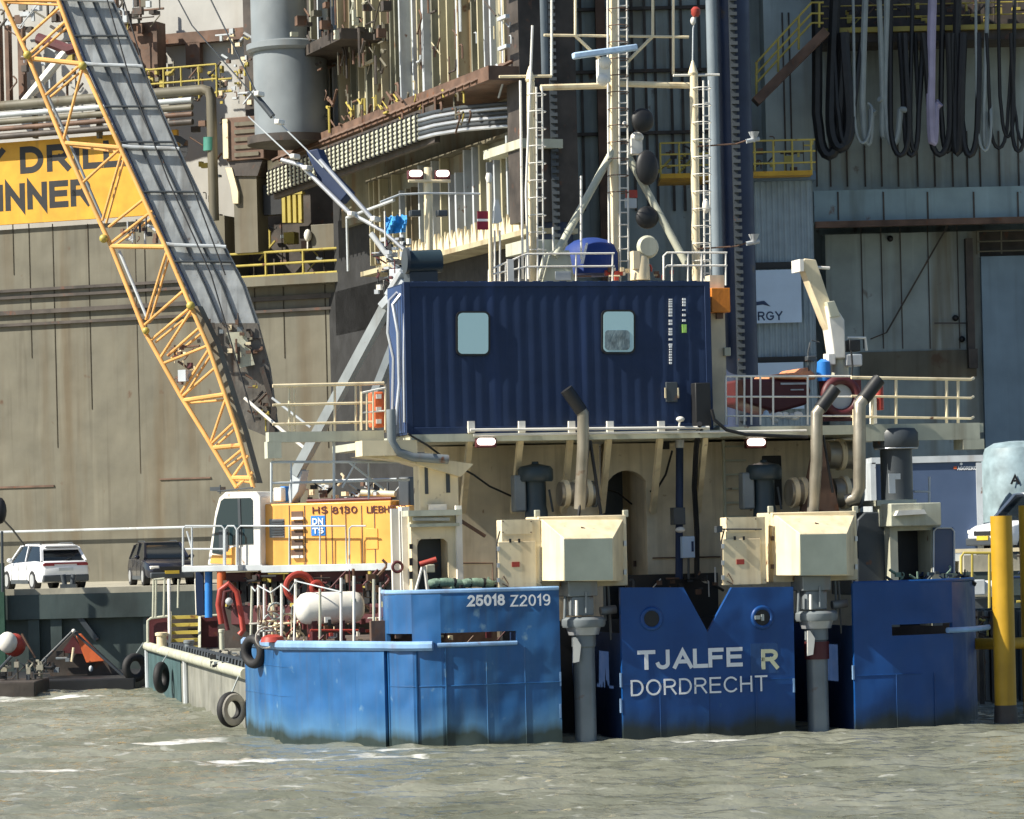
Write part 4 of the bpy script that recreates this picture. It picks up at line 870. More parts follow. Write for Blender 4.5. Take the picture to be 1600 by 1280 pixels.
for k, y in enumerate((0, 20)): T.part("handrail" if k == 0 else "mid_rail", T.mb().ptube([(764, 422 + y * .4, 4.8), (822, 397 + y, 4.8), (960, 396 + y, 4.8)], 1.6), white); T.part("handrail" if k == 0 else "mid_rail", T.mb().ptube([(1037, 438, 4.8), (1037, 400 + y, 4.8), (1042, 395 + y, 4.8), (1136, 395 + y, 4.8)], 1.6), white)
for x, y in ((764, 422), (778, 417), (790, 412), (811, 404), (822, 398), (840, 397), (900, 397), (957, 397), (1050, 396), (1075, 396), (1096, 396), (1134, 396)): T.part("post", T.mb().ptube([(x, 446, 4.8), (x, y, 4.8)], 1.5), white)
solo("notice_panel", MB(F).pbox(793, 803, 405, 446, 4.7, .04), white, "narrow white notice panel tied to the sloping roof railing", "panel")
# ---------------------------------------------------------------- masts
def tb(T, nm, pts, r, mt=cream, n=8): return T.part(nm, T.mb().ptube(pts, r, n), mt)
T = Thing("signal_mast", "tall cream central mast with ladder and two raking struts", "mast", F, S(962, 436, 5.6))
tb(T, "pole", [(959, -70, 5.6), (960, 250, 5.6), (963, 440, 5.6)], 7.5, cream, 14); tb(T, "thin_pole", [(949, -60, 5.5), (952, 440, 5.5)], 1.8, white)
for x in (969, 982): tb(T, "ladder_stile", [(x - 3, -70, 5.5), (x, 440, 5.5)], 1.6, white)
for i in range(24): T.part("rung", T.mb().ptube([(966, -10 + i * 19, 5.5), (982, -10 + i * 19, 5.5)], 1.2), white)
for i in range(12): T.part("ladder_hoop", T.mb().torus(S(966, 15 + i * 26, 5.4), .22, .012, 'z', 16, 5), brown)
tb(T, "yard", [(850, 55, 5.6), (1076, 58, 5.6)], 2.2); tb(T, "yard", [(845, 137, 5.6), (950, 134, 5.6)], 5.0); tb(T, "yard", [(966, 131, 5.6), (1080, 134, 5.6)], 5.0)
tb(T, "brace", [(899, 56, 5.6), (942, 97, 5.6)], 2.6); tb(T, "brace", [(1019, 58, 5.6), (980, 97, 5.6)], 2.6)
for x in (899, 1020, 1052): tb(T, "thin_pole", [(x, -60, 5.6), (x, 58 if x < 1052 else 116, 5.6)], 2.2)
tb(T, "strut", [(958, 235, 5.6), (866, 402, 4.9)], 6.0, creamg, 10); tb(T, "strut", [(982, 245, 5.6), (1072, 412, 4.9)], 6.0, creamg, 10)
T.part("radar_scanner", T.mb().pbar((895, 88, 5.1), (995, 74, 5.1), 10, .18), paint("radar_pale", (.42, .58, .78), .35), bevel=.03)
T.part("radar_housing", T.mb().ball(S(945, 98, 5.2), .14).ball(S(942, 125, 5.2), .13).pbox(936, 954, 92, 128, 5.2, .2), white)
T.part("antenna_box", T.mb().ball(S(995, 215, 5.5), .15, 1, 1, .8).pbox(987, 1004, 216, 240, 5.4, .3), white); T.part("mast_light", T.mb().ball(S(976, 193, 5.4), .05), white)
T.part("red_panel", T.mb().pbox(978, 996, 297, 309, 5.5, .05), red); T.part("white_panel", T.mb().pbox(977, 995, 310, 325, 5.5, .05), ltgrey)
for nm, px, py, lab in (("a", 1004, 188, "black ball shape highest of the three hung right of the mast"), ("b", 1011, 262, "tall black ball shape, middle one of the three by the mast"), ("c", 1011, 340, "black ball shape lowest by the mast strut")):
    ry = {"a": 1, "b": 1.45, "c": .95}[nm]; m = MB(F).ball(S(px, py, 5.2), 19 * F.px(S(px, py, 5.2)), 1, .5, ry, 20); solo("day_shape", m, black, lab, "day shape", "black day shapes by the mast")
def side_mast(label, xp, xl, ytop, thin, arms):
    T = Thing("side_mast", label, "mast", F, S(xp, 436, 5.2)); tb(T, "pole", [(xp - 2, ytop, 5.2), (xp + 2, 445, 5.2)], 6.5, cream, 12)
    T.part("pole_cap", T.mb().lathe([(.09, 0), (.11, .05), (.03, .3), (.01, .34)], S(xp - 3, ytop, 5.2), 'z', 12), cream)
    for x in xl: tb(T, "ladder_stile", [(x, ytop + 8, 5.1), (x + 2, 442, 5.1)], 1.5, white)
    for i in range(15): T.part("rung", T.mb().ptube([(xl[0], ytop + 22 + i * 20.5, 5.1), (xl[1], ytop + 22 + i * 20.5, 5.1)], 1.2), white)
    for i in range(11): T.part("ladder_hoop", T.mb().torus(S((xp + xl[0]) / 2 + 4, ytop + 20 + i * 27, 5.05), .2, .011, 'z', 16, 5), white)
    for a in thin: tb(T, "thin_pole", a, 2.0, white)
    return T
T = side_mast("cream left mast with ladder, left of the central mast", 831, (838, 847), 128, [[(813, 126, 5.1), (817, 436, 5.1)], [(832, 40, 5.0), (822, 300, 5.0), (826, 436, 5.0)], [(862, -50, 5.2), (862, 118, 5.2)]], 0)
tb(T, "yard", [(780, 120, 5.2), (862, 119, 5.2)], 2.4)
T = side_mast("cream right mast with ladder, beside the toothed rig leg", 1086, (1099, 1108), 118, [[(1052, 118, 5.2), (1124, 117, 5.2)]], 0)
for y in (215, 375): tb(T, "lamp_arm", [(1090, y + 14, 5.1), (1150, y + 10, 5.1), (1168, y + 4, 5.0)], 1.3, brown); T.part("horn", T.mb().lathe([(.03, -.1), (.09, .06), (.12, .12)], S(1178, y, 5.0), 'z', 14).tube([S(1166, y + 6, 5.0), S(1186, y + 2, 5.0)], .05), ltgrey)
T.part("horn", T.mb().ball(S(1103, 322, 5.0), .08, 1, 1, 2), white)
T = Thing("mast_lamp", "small red and white lamp on a thin rod above the right mast", "lamp", F, S(1083, 118, 5.2)); tb(T, "rod", [(1082, 118, 5.2), (1083, 45, 5.2), (1087, 26, 5.2)], 1.2, ltgrey); T.part("red_shade", T.mb().lathe([(.06, -.1), (.1, -.04), (.1, .06), (.05, .11)], S(1087, 19, 5.2), 'z', 16), red); T.part("white_base", T.mb().ball(S(1083, 33, 5.2), .06, 1, 1, 1.5), white)
tb(Thing("whip_aerial", "thin white whip aerial left of the blue dome cover", "aerial", F, S(907, 400, 5)), "rod", [(908, 275, 5), (908, 405, 5)], 1.8, white)
tb(Thing("whip_aerial", "short rod with a round white tip left of the raking strut", "aerial", F, S(865, 400, 5)), "rod", [(864, 355, 5), (865, 400, 5)], 1.6, white)
# roof items
T = Thing("roof_cowl", "cream tapered cowl on the roof behind the container", "cowl", F, S(875, 442, 4.9)); T.part("body", T.mb().prism([(848, 442), (860, 396), (866, 391), (890, 391), (899, 442)], 4.9, .6), creamg, bevel=.02); T.part("grille", T.mb().pbox(868, 892, 424, 438, 4.86, .05), ltgrey)
T = Thing("dome_cover", "bright blue fabric dome cover with a white slash", "cover", F, S(925, 436, 5.4)); T.part("fabric", T.mb().lathe([(.62, 0), (.62, .45), (.55, .62), (.38, .74), (.15, .8), (.02, .81)], S(925, 430, 5.9), 'z', 28), paint("cover_blue", (.006, .035, .20), .7)); T.part("slash", T.mb().prism([(907, 412), (916, 380), (919, 379), (912, 412)], 5.2, .03), whitel)
T = Thing("searchlight_pedestal", "cream pedestal with round fan head on the roof right of the mast", "searchlight", F, S(1000, 442, 4.9)); T.part("pedestal", T.mb().lathe([(.22, 0), (.20, .5), (.14, .6)], S(1000, 438, 5), 'z', 20), cream); T.part("head", T.mb().lathe([(.2, -.1), (.25, 0), (.2, .1)], S(1012, 386, 4.9), 'y', 20), creamg); T.part("yoke", T.mb().pbox(990, 1000, 392, 420, 4.8, .25), cream)
T = Thing("roof_drum", "dark round winch drum on the left end of the container roof", "drum", F, S(662, 442, 3.6)); T.part("drum", T.mb().tube([S(636, 410, 3.6), S(688, 408, 3.6)], .24, 20), teal); T.part("disc", T.mb().tube([S(632, 408, 3.55), S(637, 408, 3.55)], .27, 20), dgrey); T.part("base", T.mb().pbox(640, 684, 420, 441, 3.5, .5), dgrey)
for a, b, c in ((736, 758, 436), (700, 722, 436)): pass
T = Thing("orange_box", "bright orange box on the cream post at the container's right end", "box", F, S(1126, 488, 2.8)); T.part("body", T.mb().pbox(1112, 1141, 450, 488, 2.7, .35), box_or, bevel=.01); T.part("hook", T.mb().pbox(1120, 1130, 488, 498, 2.85, .08), brown)
solo("white_box", MB(F).pbox(1132, 1142, 543, 556, 2.9, .15), creamg, "small cream junction box low on the cream post", "box", bevel=.01)
clutter(V, 22, 905, 1075, 420, 438, 4.9, 5.4, [white, cream, brown, ltgrey, red], 71, 3, 7)
# light pole
def lit(label, px, py, d, w_, h_, tilt=0):
    T = Thing("floodlight", label, "floodlight", F, S(px, py, d)); k = F.px(S(px, py, d))
    T.part("housing", T.mb().pbox(px - w_ / 2 - 2, px + w_ / 2 + 2, py - h_ / 2, py + h_ / 2 + 4, d + .03, .14), maroon, bevel=.015); T.part("lit_panel", T.mb().prism(rrect(px - w_ / 2, px + w_ / 2, py - h_ / 2, py + h_ / 2, h_ * .45), d, .05), lamp); return T
T = Thing("light_pole", "cream light pole carrying two lit lamps left of the masts", "light pole", F, S(669, 440, 5)); tb(T, "pole", [(669, 262, 5), (671, 440, 5)], 6.5, cream, 12); tb(T, "crossbar", [(638, 283, 4.9), (704, 283, 4.9)], 2.4, cream); tb(T, "rail", [(594, 316, 4.9), (625, 304, 4.9), (668, 302, 4.9), (750, 303, 4.9)], 1.8, ltgrey)
for x in (650, 692): T.part("bracket", T.mb().pbox(x - 8, x + 8, 328, 338, 4.9, .2), dgrey, bevel=.02)
lit("lit lamp on the left arm of the cream light pole", 650, 271, 4.85, 20, 10); lit("lit lamp on the right arm of the cream light pole", 692, 271, 4.85, 20, 10)
lit("lit lamp under the deck edge, left near the first bracket", 760, 690, 1.78, 28, 11); lit("lit lamp under the deck edge above the right ventilator", 1182, 691, 3.4, 28, 11)
T = Thing("flag", "ragged bright blue flag by the container's left end", "flag", F, S(603, 370, 4.5)); m = T.mb(); n = 12; vs = []; fs = []
for j in range(5):
    for i in range(n): x = 603 + i * 2.9; p = S(x, 340 + j * 6.5 - (3 if i % 3 == 0 and j == 0 else 0) - i * .3, 4.5); vs.append((p.x, p.y + .06 * math.sin(i * .9 + j), p.z))
for j in range(4):
    for i in range(n - 1): k = j * n + i; fs.append((k, k + n, k + n + 1, k + 1))
T.part("cloth", m.add(vs, fs), skyblue); tb(T, "staff", [(601, 330, 4.5), (602, 385, 4.5)], 1.2, white)
T = Thing("flag", "small maroon flag with a white stripe left of the masts", "flag", F, S(754, 372, 4.8)); T.part("cloth", T.mb().pbox(746, 763, 330, 342, 4.8, .02).pbox(746, 763, 346, 359, 4.8, .02), flagr); T.part("stripe", T.mb().pbox(746, 763, 342.2, 345.8, 4.8, .02), whitel); tb(T, "staff", [(765, 275, 4.8), (767, 440, 4.8)], 3.2, cream); T.part("finial", T.mb().lathe([(.05, -.1), (.08, 0), (.05, .1)], S(764, 278, 4.8), 'z', 12), white)
T = Thing("wind_cone", "pale hanging cloth beside the maroon flag", "cloth", F, S(778, 352, 4.9)); T.part("cloth", T.mb().prism([(774, 312), (779, 312), (785, 346), (779, 349), (771, 349)], 4.9, .12), ltgrey)
for k, x in enumerate((773, 781)): tb(Thing("thin_post", ("thin pale post just right of the maroon flag staff", "second thin pale post right of the maroon flag staff")[k], "post", F, S(x, 440, 5)), "post", [(x, 360, 5), (x, 440, 5)], 1.6, white)
# ---------------------------------------------------------------- thruster units
def thruster():
    T = Thing("thruster_unit", "cream hooded thruster drive with a grey leg in the left slot", "thruster", F, S(908, 1150, .6), "thruster drives in the stern slots")
    T.part("housing", T.mb().pbox(842, 980, 806, 917, .5, .9), cream, bevel=.02)
    o = [S(847, 812, .3), S(974, 812, .3), S(974, 908, .3), S(847, 908, .3)]; i_ = [S(881, 841, -.35), S(958, 841, -.35), S(958, 908, -.35), S(881, 908, -.35)]
    bk = [Vector((q.x, .5, q.z)) for q in o]; o2 = o
    T.part("hood", T.mb().add(bk + o2 + i_, [(0, 1, 5, 4), (1, 2, 6, 5), (2, 3, 7, 6), (3, 0, 4, 7), (4, 5, 9, 8), (5, 6, 10, 9), (6, 7, 11, 10), (7, 4, 8, 11), (8, 9, 10, 11), (3, 2, 1, 0)]), cream, bevel=.012)
    T.part("front_panel", T.mb().pbox(882, 957, 842, 907, -.36, .02), panelg); T.part("handle", T.mb().ptube([(908, 824, .0), (914, 826, .0)], 1.2), brown)
    for x_ in (852, 868, 884, 900, 920, 938, 954, 968): T.part("bolt_head", T.mb().pbox(x_, x_ + 2.2, 815, 817.2, .27, .05), brown)
    for y_ in (845, 890): T.part("hinge", T.mb().pbox(975, 979, y_, y_ + 8, .26, .1), galv); T.part("hinge", T.mb().pbox(841, 847, y_, y_ + 7, .44, .1), brown)
    for x in (840, 978): T.part("lifting_lug", T.mb().pbox(x - 4, x + 4, 797, 808, .6, .08), creamg, bevel=.01)
    q = S(911, 960, .35); k = F.px(q); z = lambda y: S(911, y, .35).z - q.z
    T.part("gearbox", T.mb().pbox(888, 934, 908, 932, .0, .7).pbox(894, 928, 932, 962, .05, .6), grey, bevel=.02)
    T.part("flange", T.mb().lathe([(33 * k, z(980)), (35 * k, z(976)), (35 * k, z(968)), (31 * k, z(964))], q, 'z', 28), grey)
    T.part("collar", T.mb().lathe([(24 * k, z(992)), (27 * k, z(981)), (27 * k, z(978))], q, 'z', 28), galv)
    T.part("leg", T.mb().lathe([(17 * k, z(1230)), (17 * k, z(1012)), (19 * k, z(1010)), (19 * k, z(990))], q, 'z', 28), grey)
    T.part("fin", T.mb().prism([(896, 996), (900, 996), (908, 1008), (905, 1034), (896, 1036)], .02, .06), white)
    for a in ([(884, 915, .3), (882, 975, .3)], [(944, 912, .6), (946, 970, .6)], [(950, 912, .7), (955, 1000, .7)], [(901, 938, -.0), (901, 962, -.0)], [(916, 925, -.02), (916, 958, -.02)]):
        T.part("hydraulic_rod", T.mb().ptube(a, 2.4 if a[0][0] < 905 else 1.8), white if a[0][0] in (901,) else grey)
    T.part("drive_motor", T.mb().ptube([(938, 955, .4), (962, 952, .4)], 7, 12), grey)
    return T
t1 = thruster(); t2 = copy_tree(t1.o); dx = S(1272, 860, .3) - S(908, 860, .3)
t2.location = t1.o.location + Vector((dx.x * F.c, dx.x * F.s, dx.z * .2)); t2["label"] = "cream hooded thruster drive in the right slot, with a red banded leg"
# red band on the right leg
q = S(1276, 1016, .35); k = F.px(q); rb = MB(F).lathe([(19.5 * k, -.18), (19.5 * k, .18)], q, 'z', 28); bo = mesh_from("red_band", [(Vector(v) - F.to_local(t2.location))[:] for v in rb.v], rb.f, maroon); ob = bpy.data.objects.new("red_band", bo); sc.collection.objects.link(ob); ob.parent = t2
def cabinet(dxp, dyp, label, front):
    T = Thing("control_cabinet", label, "cabinet", F, S(812 + dxp, 918 + dyp, .5), "cabinets beside the thruster drives"); o = lambda a, b, c, d: (a + dxp, b + dxp, c + dyp, d + dyp)
    T.part("body", T.mb().pbox(*o(784, 846, 812, 918), .35, .35), cream, bevel=.015); T.part("door", T.mb().pbox(*o(779, 838, 846, 918), .28, .06), cream, bevel=.01)
    T.part("upper_panel", T.mb().pbox(*o(784, 832, 812, 835), .33, .03), cream); [T.part("hinge", T.mb().pbox(*o(777, 781, y_, y_ + 7), .26, .03), galv) for y_ in (854, 880, 903)]; [T.part("bolt_head", T.mb().pbox(*o(x_, x_ + 1.8, y_, y_ + 1.8), .32, .02), brown) for x_ in (785, 829) for y_ in (814, 831)]
    T.part("cable", T.mb().ptube([(781 + dxp, 830 + dyp, .3), (776 + dxp, 850 + dyp, .3), (777 + dxp, 916 + dyp, .3)], 1.2), black)
    T.part("warning_label", T.mb().pbox(*o(800, 812, 878, 886), .27, .02), red)
    T.part("latch", T.mb().pbox(*o(796, 799, 842, 848), .26, .03).pbox(*o(810, 813, 842, 848), .26, .03), black, split=True); T.part("handle", T.mb().ptube([(785 + dxp, 905 + dyp, .25), (787 + dxp, 900 + dyp, .25), (794 + dxp, 912 + dyp, .25), (794 + dxp, 917 + dyp, .25), (785 + dxp, 912 + dyp, .25)], .8), brown); return T
cabinet(0, 0, "cream cabinet left of the left thruster drive with a red label", 0); cabinet(351, -4, "cream cabinet left of the right thruster drive with a red label", 0)
solo("spotlight_arm", MB(F).ptube([(1122, 827, .3), (1190, 827, .3)], 1.2).pbox(1120, 1129, 822, 832, .2, .15), dgrey, "small dark sensor on a thin arm beside the right cabinet", "sensor")
def ventilator(dxp, dyp, label):
    T = Thing("ventilator", label, "ventilator", F, S(838 + dxp, 800 + dyp, 2.6), "mushroom ventilators on the aft deck"); c = S(838 + dxp, 800 + dyp, 2.6); k = F.px(c)
    T.part("stem", T.mb().lathe([(20 * k, -.5), (18 * k, 0), (16 * k, .12), (16 * k, .62)], c, 'z', 24), teal); T.part("hood", T.mb().lathe([(26 * k, .62), (28 * k, .66), (28 * k, .86), (24 * k, .93), (6 * k, .98), (5 * k, 1.03)], c, 'z', 28), teal)
    T.part("side_duct", T.mb().pbox(804 + dxp, 823 + dyp * 0 + dxp, 742 + dyp, 800 + dyp, 2.5, .3), grey, bevel=.04); T.part("stay", T.mb().ptube([(858 + dxp, 765 + dyp, 2.5), (864 + dxp, 800 + dyp, 2.5)], 1.8), dgrey); return T
ventilator(0, 0, "dark mushroom ventilator behind the left cream cabinet"); ventilator(357, -4, "dark mushroom ventilator behind the right cream cabinet")
T = Thing("ventilator", "large black ventilator with white stickers at the right", "ventilator", F, S(1402, 785, 2.2), "mushroom ventilators on the aft deck"); c = S(1402, 785, 2.2); k = F.px(c)
T.part("stem", T.mb().lathe([(25 * k, 0), (25 * k, 1.12)], c, 'z', 28), dgrey); T.part("hood", T.mb().lathe([(33 * k, 1.12), (36 * k, 1.18), (36 * k, 1.45), (32 * k, 1.54), (8 * k, 1.58)], c, 'z', 28), dgrey); T.part("rim", T.mb().torus(c + Vector((0, 0, 1.13)), 33 * k, .02, 'z'), galv)
T.part("sticker", T.mb().pbox(1389, 1399, 740, 771, 1.80, .02).pbox(1399, 1407, 740, 749, 1.80, .02), ltgrey, split=True); T.part("foot", T.mb().pbox(1370, 1432, 781, 790, 1.8, .9), creamg)
T = Thing("pipe_stand", "small pale pipe frame right of the large black ventilator", "frame", F, S(1440, 786, 2.2)); T.part("frame", T.mb().ptube([(1428, 768, 2.2), (1452, 768, 2.2), (1452, 745, 2.2)], 2).ptube([(1452, 768, 2.2), (1452, 788, 2.2)], 2), ltgrey)
# ---------------------------------------------------------------- silencers and exhausts
def drum(T, x0, x1, yc, r, d, rings=3, mt=cream, dz=.0):
    p, q = S(x0, yc, d), S(x1, yc, d); k = F.px(p); L_ = q.x - p.x
    T.part("drum", T.mb().tube([p, q], r * k * .86, 26), exst)
    for i in range(rings): x = p.x + L_ * (i + .5) / rings; T.part("ring", T.mb().tube([(x - .05, d, p.z), (x + .05, d, p.z)], r * k, 26), cream)
    T.part("end_disc", T.mb().tube([(q.x, d, q.z), (q.x + .06, d, q.z)], r * k * .95, 26), grey)
def exhaust(T, pts, r, tip):
    T.part("pipe", T.mb().ptube(pts, r, 16), exst); a, b = S(*pts[0]), S(*pts[1]); u = (a - b).normalized(); k = F.px(a)
    T.part("sooty_tip", T.mb().tube([a - u * .42, a + u * .12], r * k * 1.08, 16), black)
T = Thing("exhaust_stack", "bent exhaust pipe with silencer between the left ventilator and arch", "exhaust", F, S(908, 800, 2.0)); exhaust(T, [(890, 616, 1.5), (911, 646, 1.5), (911, 700, 1.6), (906, 795, 1.8)], 9.5, 0); drum(T, 874, 926, 772, 22, 2.3)
for a in ([(921, 688, 1.7), (904, 806, 1.7)], [(922, 688, 1.7), (939, 804, 1.7)]): T.part("strap", T.mb().ptube(a, 2.6), black)
T = Thing("exhaust_stack", "bent exhaust pipe with silencer behind the right thruster drive", "exhaust", F, S(1276, 800, 2.0)); exhaust(T, [(1300, 614, 1.5), (1276, 646, 1.5), (1276, 720, 1.6), (1270, 800, 1.8)], 9.5, 0); drum(T, 1232, 1276, 770, 24, 2.4)
T.part("sooty_casing", T.mb().prism([(1284, 690), (1294, 720), (1312, 800), (1262, 800), (1270, 760)], 1.9, .5), brown); T.part("strap", T.mb().ptube([(1286, 680, 1.6), (1301, 770, 1.6)], 2), black)
T = Thing("exhaust_stack", "rightmost bent exhaust pipe with two stacked silencer drums", "exhaust", F, S(1340, 800, 2.0)); exhaust(T, [(1368, 600, 1.4), (1343, 632, 1.4), (1343, 700, 1.4), (1343, 762, 1.5), (1336, 778, 1.6), (1322, 782, 1.7)], 10, 0)
drum(T, 1291, 1334, 711, 25, 2.6, 1); drum(T, 1300, 1338, 770, 26, 2.4, 1); T.part("pipe", T.mb().ptube([(1336, 640, 1.9), (1336, 716, 2.1)], 4), cream)
T.part("sooty_pipe", T.mb().ptube([(1374, 590, 1.7), (1340, 628, 1.8)], 7, 14), black)
# ---------------------------------------------------------------- cables, poles, small gear on the aft deck
def cable(label, pts, r, mt=black): solo("cable", MB(F).ptube(pts, r, 7), mt, label, "cable")
cable("black cable sagging from under the left container end to the ventilator", [(637, 678, 1.7), (668, 696, 1.9), (700, 720, 2.2), (740, 742, 2.6), (765, 760, 2.8), (798, 775, 3)], 1.7)
cable("thick black cable curving from the container's right end along the deck edge", [(1112, 640, 1.6), (1116, 656, 1.6), (1135, 672, 1.6), (1165, 679, 1.6), (1262, 683, 1.7)], 2.8)
cable("thick vertical black cable bundle beside the pale blue switch box", [(1093, 662, 1.7), (1088, 700, 2.4), (1085, 760, 3.2), (1089, 830, 3.5), (1089, 905, 3.6)], 4.5)
cable("dark cable hanging inside the arched doorway", [(940, 763, 4.3), (965, 770, 4.8), (990, 790, 5), (1000, 850, 5)], 1.5)
cable("short dark cable slanting down to the arched doorway", [(1050, 705, 3), (1040, 742, 3.4), (1026, 765, 3.8), (1016, 768, 3.9)], 1.8)
T = Thing("telescopic_pole", "dark telescopic pole standing in front of the deckhouse wall", "pole", F, S(1061, 920, 3.2)); T.part("tube", T.mb().ptube([(1062, 695, 3.2), (1061, 905, 3.2)], 6, 14), navy); T.part("cap", T.mb().ptube([(1062, 686, 3.2), (1062, 700, 3.2)], 7, 14), galv); T.part("housing", T.mb().pbox(1053, 1071, 793, 820, 3.0, .25), dgrey, bevel=.01); T.part("lamp_head", T.mb().ball(S(1063, 828, 2.95), .09, 1.2, 1, .7), white)
T = Thing("switch_box", "pale blue switch box on a pole by the deckhouse", "switch box", F, S(1077, 905, 3.1)); T.part("body", T.mb().pbox(1066, 1086, 838, 872, 3.0, .2), bann, bevel=.015); T.part("window", T.mb().pbox(1081, 1084, 846, 862, 2.98, .03), navy); T.part("post", T.mb().ptube([(1076, 872, 3.1), (1076, 905, 3.1)], 2), dgrey)
T = Thing("deck_lamp", "small white lamp at the container's bottom edge", "lamp", F, S(1062, 662, 1.8)); T.part("head", T.mb().ball(S(1063, 655, 1.75), .07, 1.3, 1, .8).ptube([(1060, 672, 1.8), (1063, 655, 1.75)], 1.5), white)
T = Thing("folding_ladder", "short brown folded ladder leaning right of the entrance housing", "ladder", F, S(735, 838, 2)); T.part("ladder", T.mb().pbar((717, 812, 2), (758, 838, 2), 5, .08), brown)
for k, (a, b, lab) in enumerate(((672, 722, "left roll of the green cloth bundles behind the number"), (722, 768, "right roll of the green cloth bundles behind the number"))):
    T = Thing("cloth_bundle", lab, "cloth bundle", F, S(a, 925, .9), "green bundles on the aft deck"); T.part("cloth", T.mb().tube([S(a, 913, .9), S(a + 6, 911, .85), S((a + b) / 2, 910, .9), S(b - 5, 912, .86), S(b, 914, .9)], .09, 12), greenc)
    for x in (a + 12, b - 12): T.part("strap", T.mb().tube([S(x - 2, 911, .88), S(x + 2, 911, .88)], .10, 12), black)
clutter(V, 20, 668, 785, 914, 924, .7, 1.3, [teal, greenc, black, navy], 75, 3, 8)
clutter(V, 30, 1388, 1515, 895, 908, .7, 2.2, [teal, black, navy, dgrey, greenc], 76, 3, 9)
T = Thing("fire_monitor", "red fire monitor on a white stand inside the left entrance opening", "fire monitor", F, S(668, 918, 1.3)); T.part("barrel", T.mb().ptube([(656, 882, 1.3), (682, 874, 1.2)], 4.5, 12), red); T.part("stand", T.mb().ptube([(660, 885, 1.35), (650, 922, 1.35)], 2.2).ptube([(663, 885, 1.35), (668, 922, 1.35)], 3), white); T.part("valve", T.mb().pbox(666, 680, 882, 895, 1.5, .15), creamg, bevel=.02)
clutter(V, 26, 985, 1125, 898, 925, 3.0, 3.7, [black, dgrey, white, brown], 77, 2, 7)
clutter(V, 14, 950, 1012, 860, 920, 4.6, 5.2, [black, dgrey, brown], 78, 3, 9)
# aft right wing items
def ringbuoy(label, px, py, d, r, mt, F_=F):
    p = F_.p(px, py, d); k = F_.px(p); T = Thing("life_ring", label, "life ring", F_, p + Vector((0, 0, -r * k))); T.part("ring", T.mb().torus(p, r * k * .78, r * k * .22, 'y', 28, 10, .7), mt); return T
T = Thing("rescue_boat", "dark red boat with an orange cover on the right upper deck", "boat", F, S(1235, 660, 3.4))
T.part("hull", T.mb().prism([(1160, 592), (1262, 592), (1268, 610), (1262, 632), (1215, 645), (1165, 630)], 3.2, 1.4), maroon, bevel=.06)
T.part("cover", T.mb().prism([(1214, 592), (1216, 584), (1250, 582), (1262, 573), (1274, 584), (1276, 593)], 3.1, 1.5), paint("orange_cover", (.62, .25, .12), .75, var=.3, scale=4), bevel=.04); T.part("stripe", T.mb().pbox(1220, 1262, 598, 601, 3.17, .04).pbox(1236, 1256, 608, 610, 3.17, .04), ltgrey, split=True)
T = Thing("blue_barrel", "bright blue drum beside the foot of the deck crane", "barrel", F, S(1290, 590, 3)); T.part("drum", T.mb().lathe([(.13, -.1), (.15, .05), (.14, .3), (.05, .36)], S(1287, 588, 3), 'z', 18), bluebr)
T = Thing("ring_frame", "dark red round frame with grey centre on the upper deck", "frame", F, S(1314, 655, 2.8)); p = S(1314, 620, 2.8); T.part("ring", T.mb().torus(p, .36, .1, 'y'), maroon); T.part("plate", T.mb().lathe([(.3, 0), (.3, .05)], p + Vector((0, .05, 0)), 'y', 28), ltgrey); T.part("surround", T.mb().pbox(1286, 1346, 594, 658, 2.95, .2), maroon)
solo("fire_extinguisher", MB(F).lathe([(.08, -.5), (.1, -.48), (.1, .0), (.06, .1), (.03, .16)], S(1373, 604, 2.6), 'z', 16), red, "red bottle standing behind the right upper deck railing", "extinguisher")
solo("white_locker", MB(F).pbox(1364, 1370, 620, 662, 2.5, .2), white, "narrow white upright locker plate right of the exhausts", "locker")
T = Thing("towel_heap", "heap of pale blue and white cloths behind the right railing", "cloth", F, S(1215, 662, 2.5)); rr3 = random.Random(4)
for i in range(12): T.part("cloth", T.mb().ball(S(1192 + i * 5, 655 + rr3.uniform(-8, 5), 2.5), rr3.uniform(.05, .09), rr3.uniform(.8, 1.6), 1, rr3.uniform(.5, 1.2), 8), rr3.choice([bann, white, ltgrey, teal]))
T = Thing("deck_crane", "cream knuckle deck crane raised over the right upper deck", "deck crane", F, S(1315, 592, 3.2))
T.part("boom", T.mb().prism([(1252, 410), (1258, 404), (1275, 406), (1298, 474), (1306, 480), (1303, 520), (1297, 520), (1289, 505)], 3.1, .32), cream, bevel=.015)
T.part("boom_head", T.mb().pbox(1250, 1256, 405, 424, 3.0, .5), white); T.part("head_pin", T.mb().ptube([(1276, 418, 3.2), (1296, 419, 3.2)], 2.5), white); T.part("knuckle", T.mb().prism([(1291, 478), (1306, 478), (1320, 500), (1322, 560), (1304, 560), (1298, 520)], 3.0, .45), white, bevel=.03)
T.part("knuckle_plate", T.mb().prism([(1292, 472), (1304, 470), (1314, 494), (1298, 496)], 2.95, .55), creamg, bevel=.01)
T.part("column", T.mb().lathe([(.19, -.05), (.17, .4), (.2, .42), (.2, .5)], S(1313, 592, 3.25), 'z', 20), creamg); T.part("motor", T.mb().pbox(1327, 1345, 531, 549, 3.0, .3), black, bevel=.02); T.part("motor_rim", T.mb().ptube([(1324, 528, 3.1), (1352, 528, 3.1), (1354, 548, 3.1)], 2.2), white)
T.part("control_block", T.mb().pbox(1322, 1348, 553, 572, 3.0, .35), ltgrey, bevel=.03); T.part("hose", T.mb().ptube([(1330, 548, 2.9), (1332, 572, 2.9), (1330, 590, 2.9)], 1.6), black); T.part("valve_block", T.mb().pbox(1294, 1306, 552, 570, 3.0, .3), white, bevel=.02)
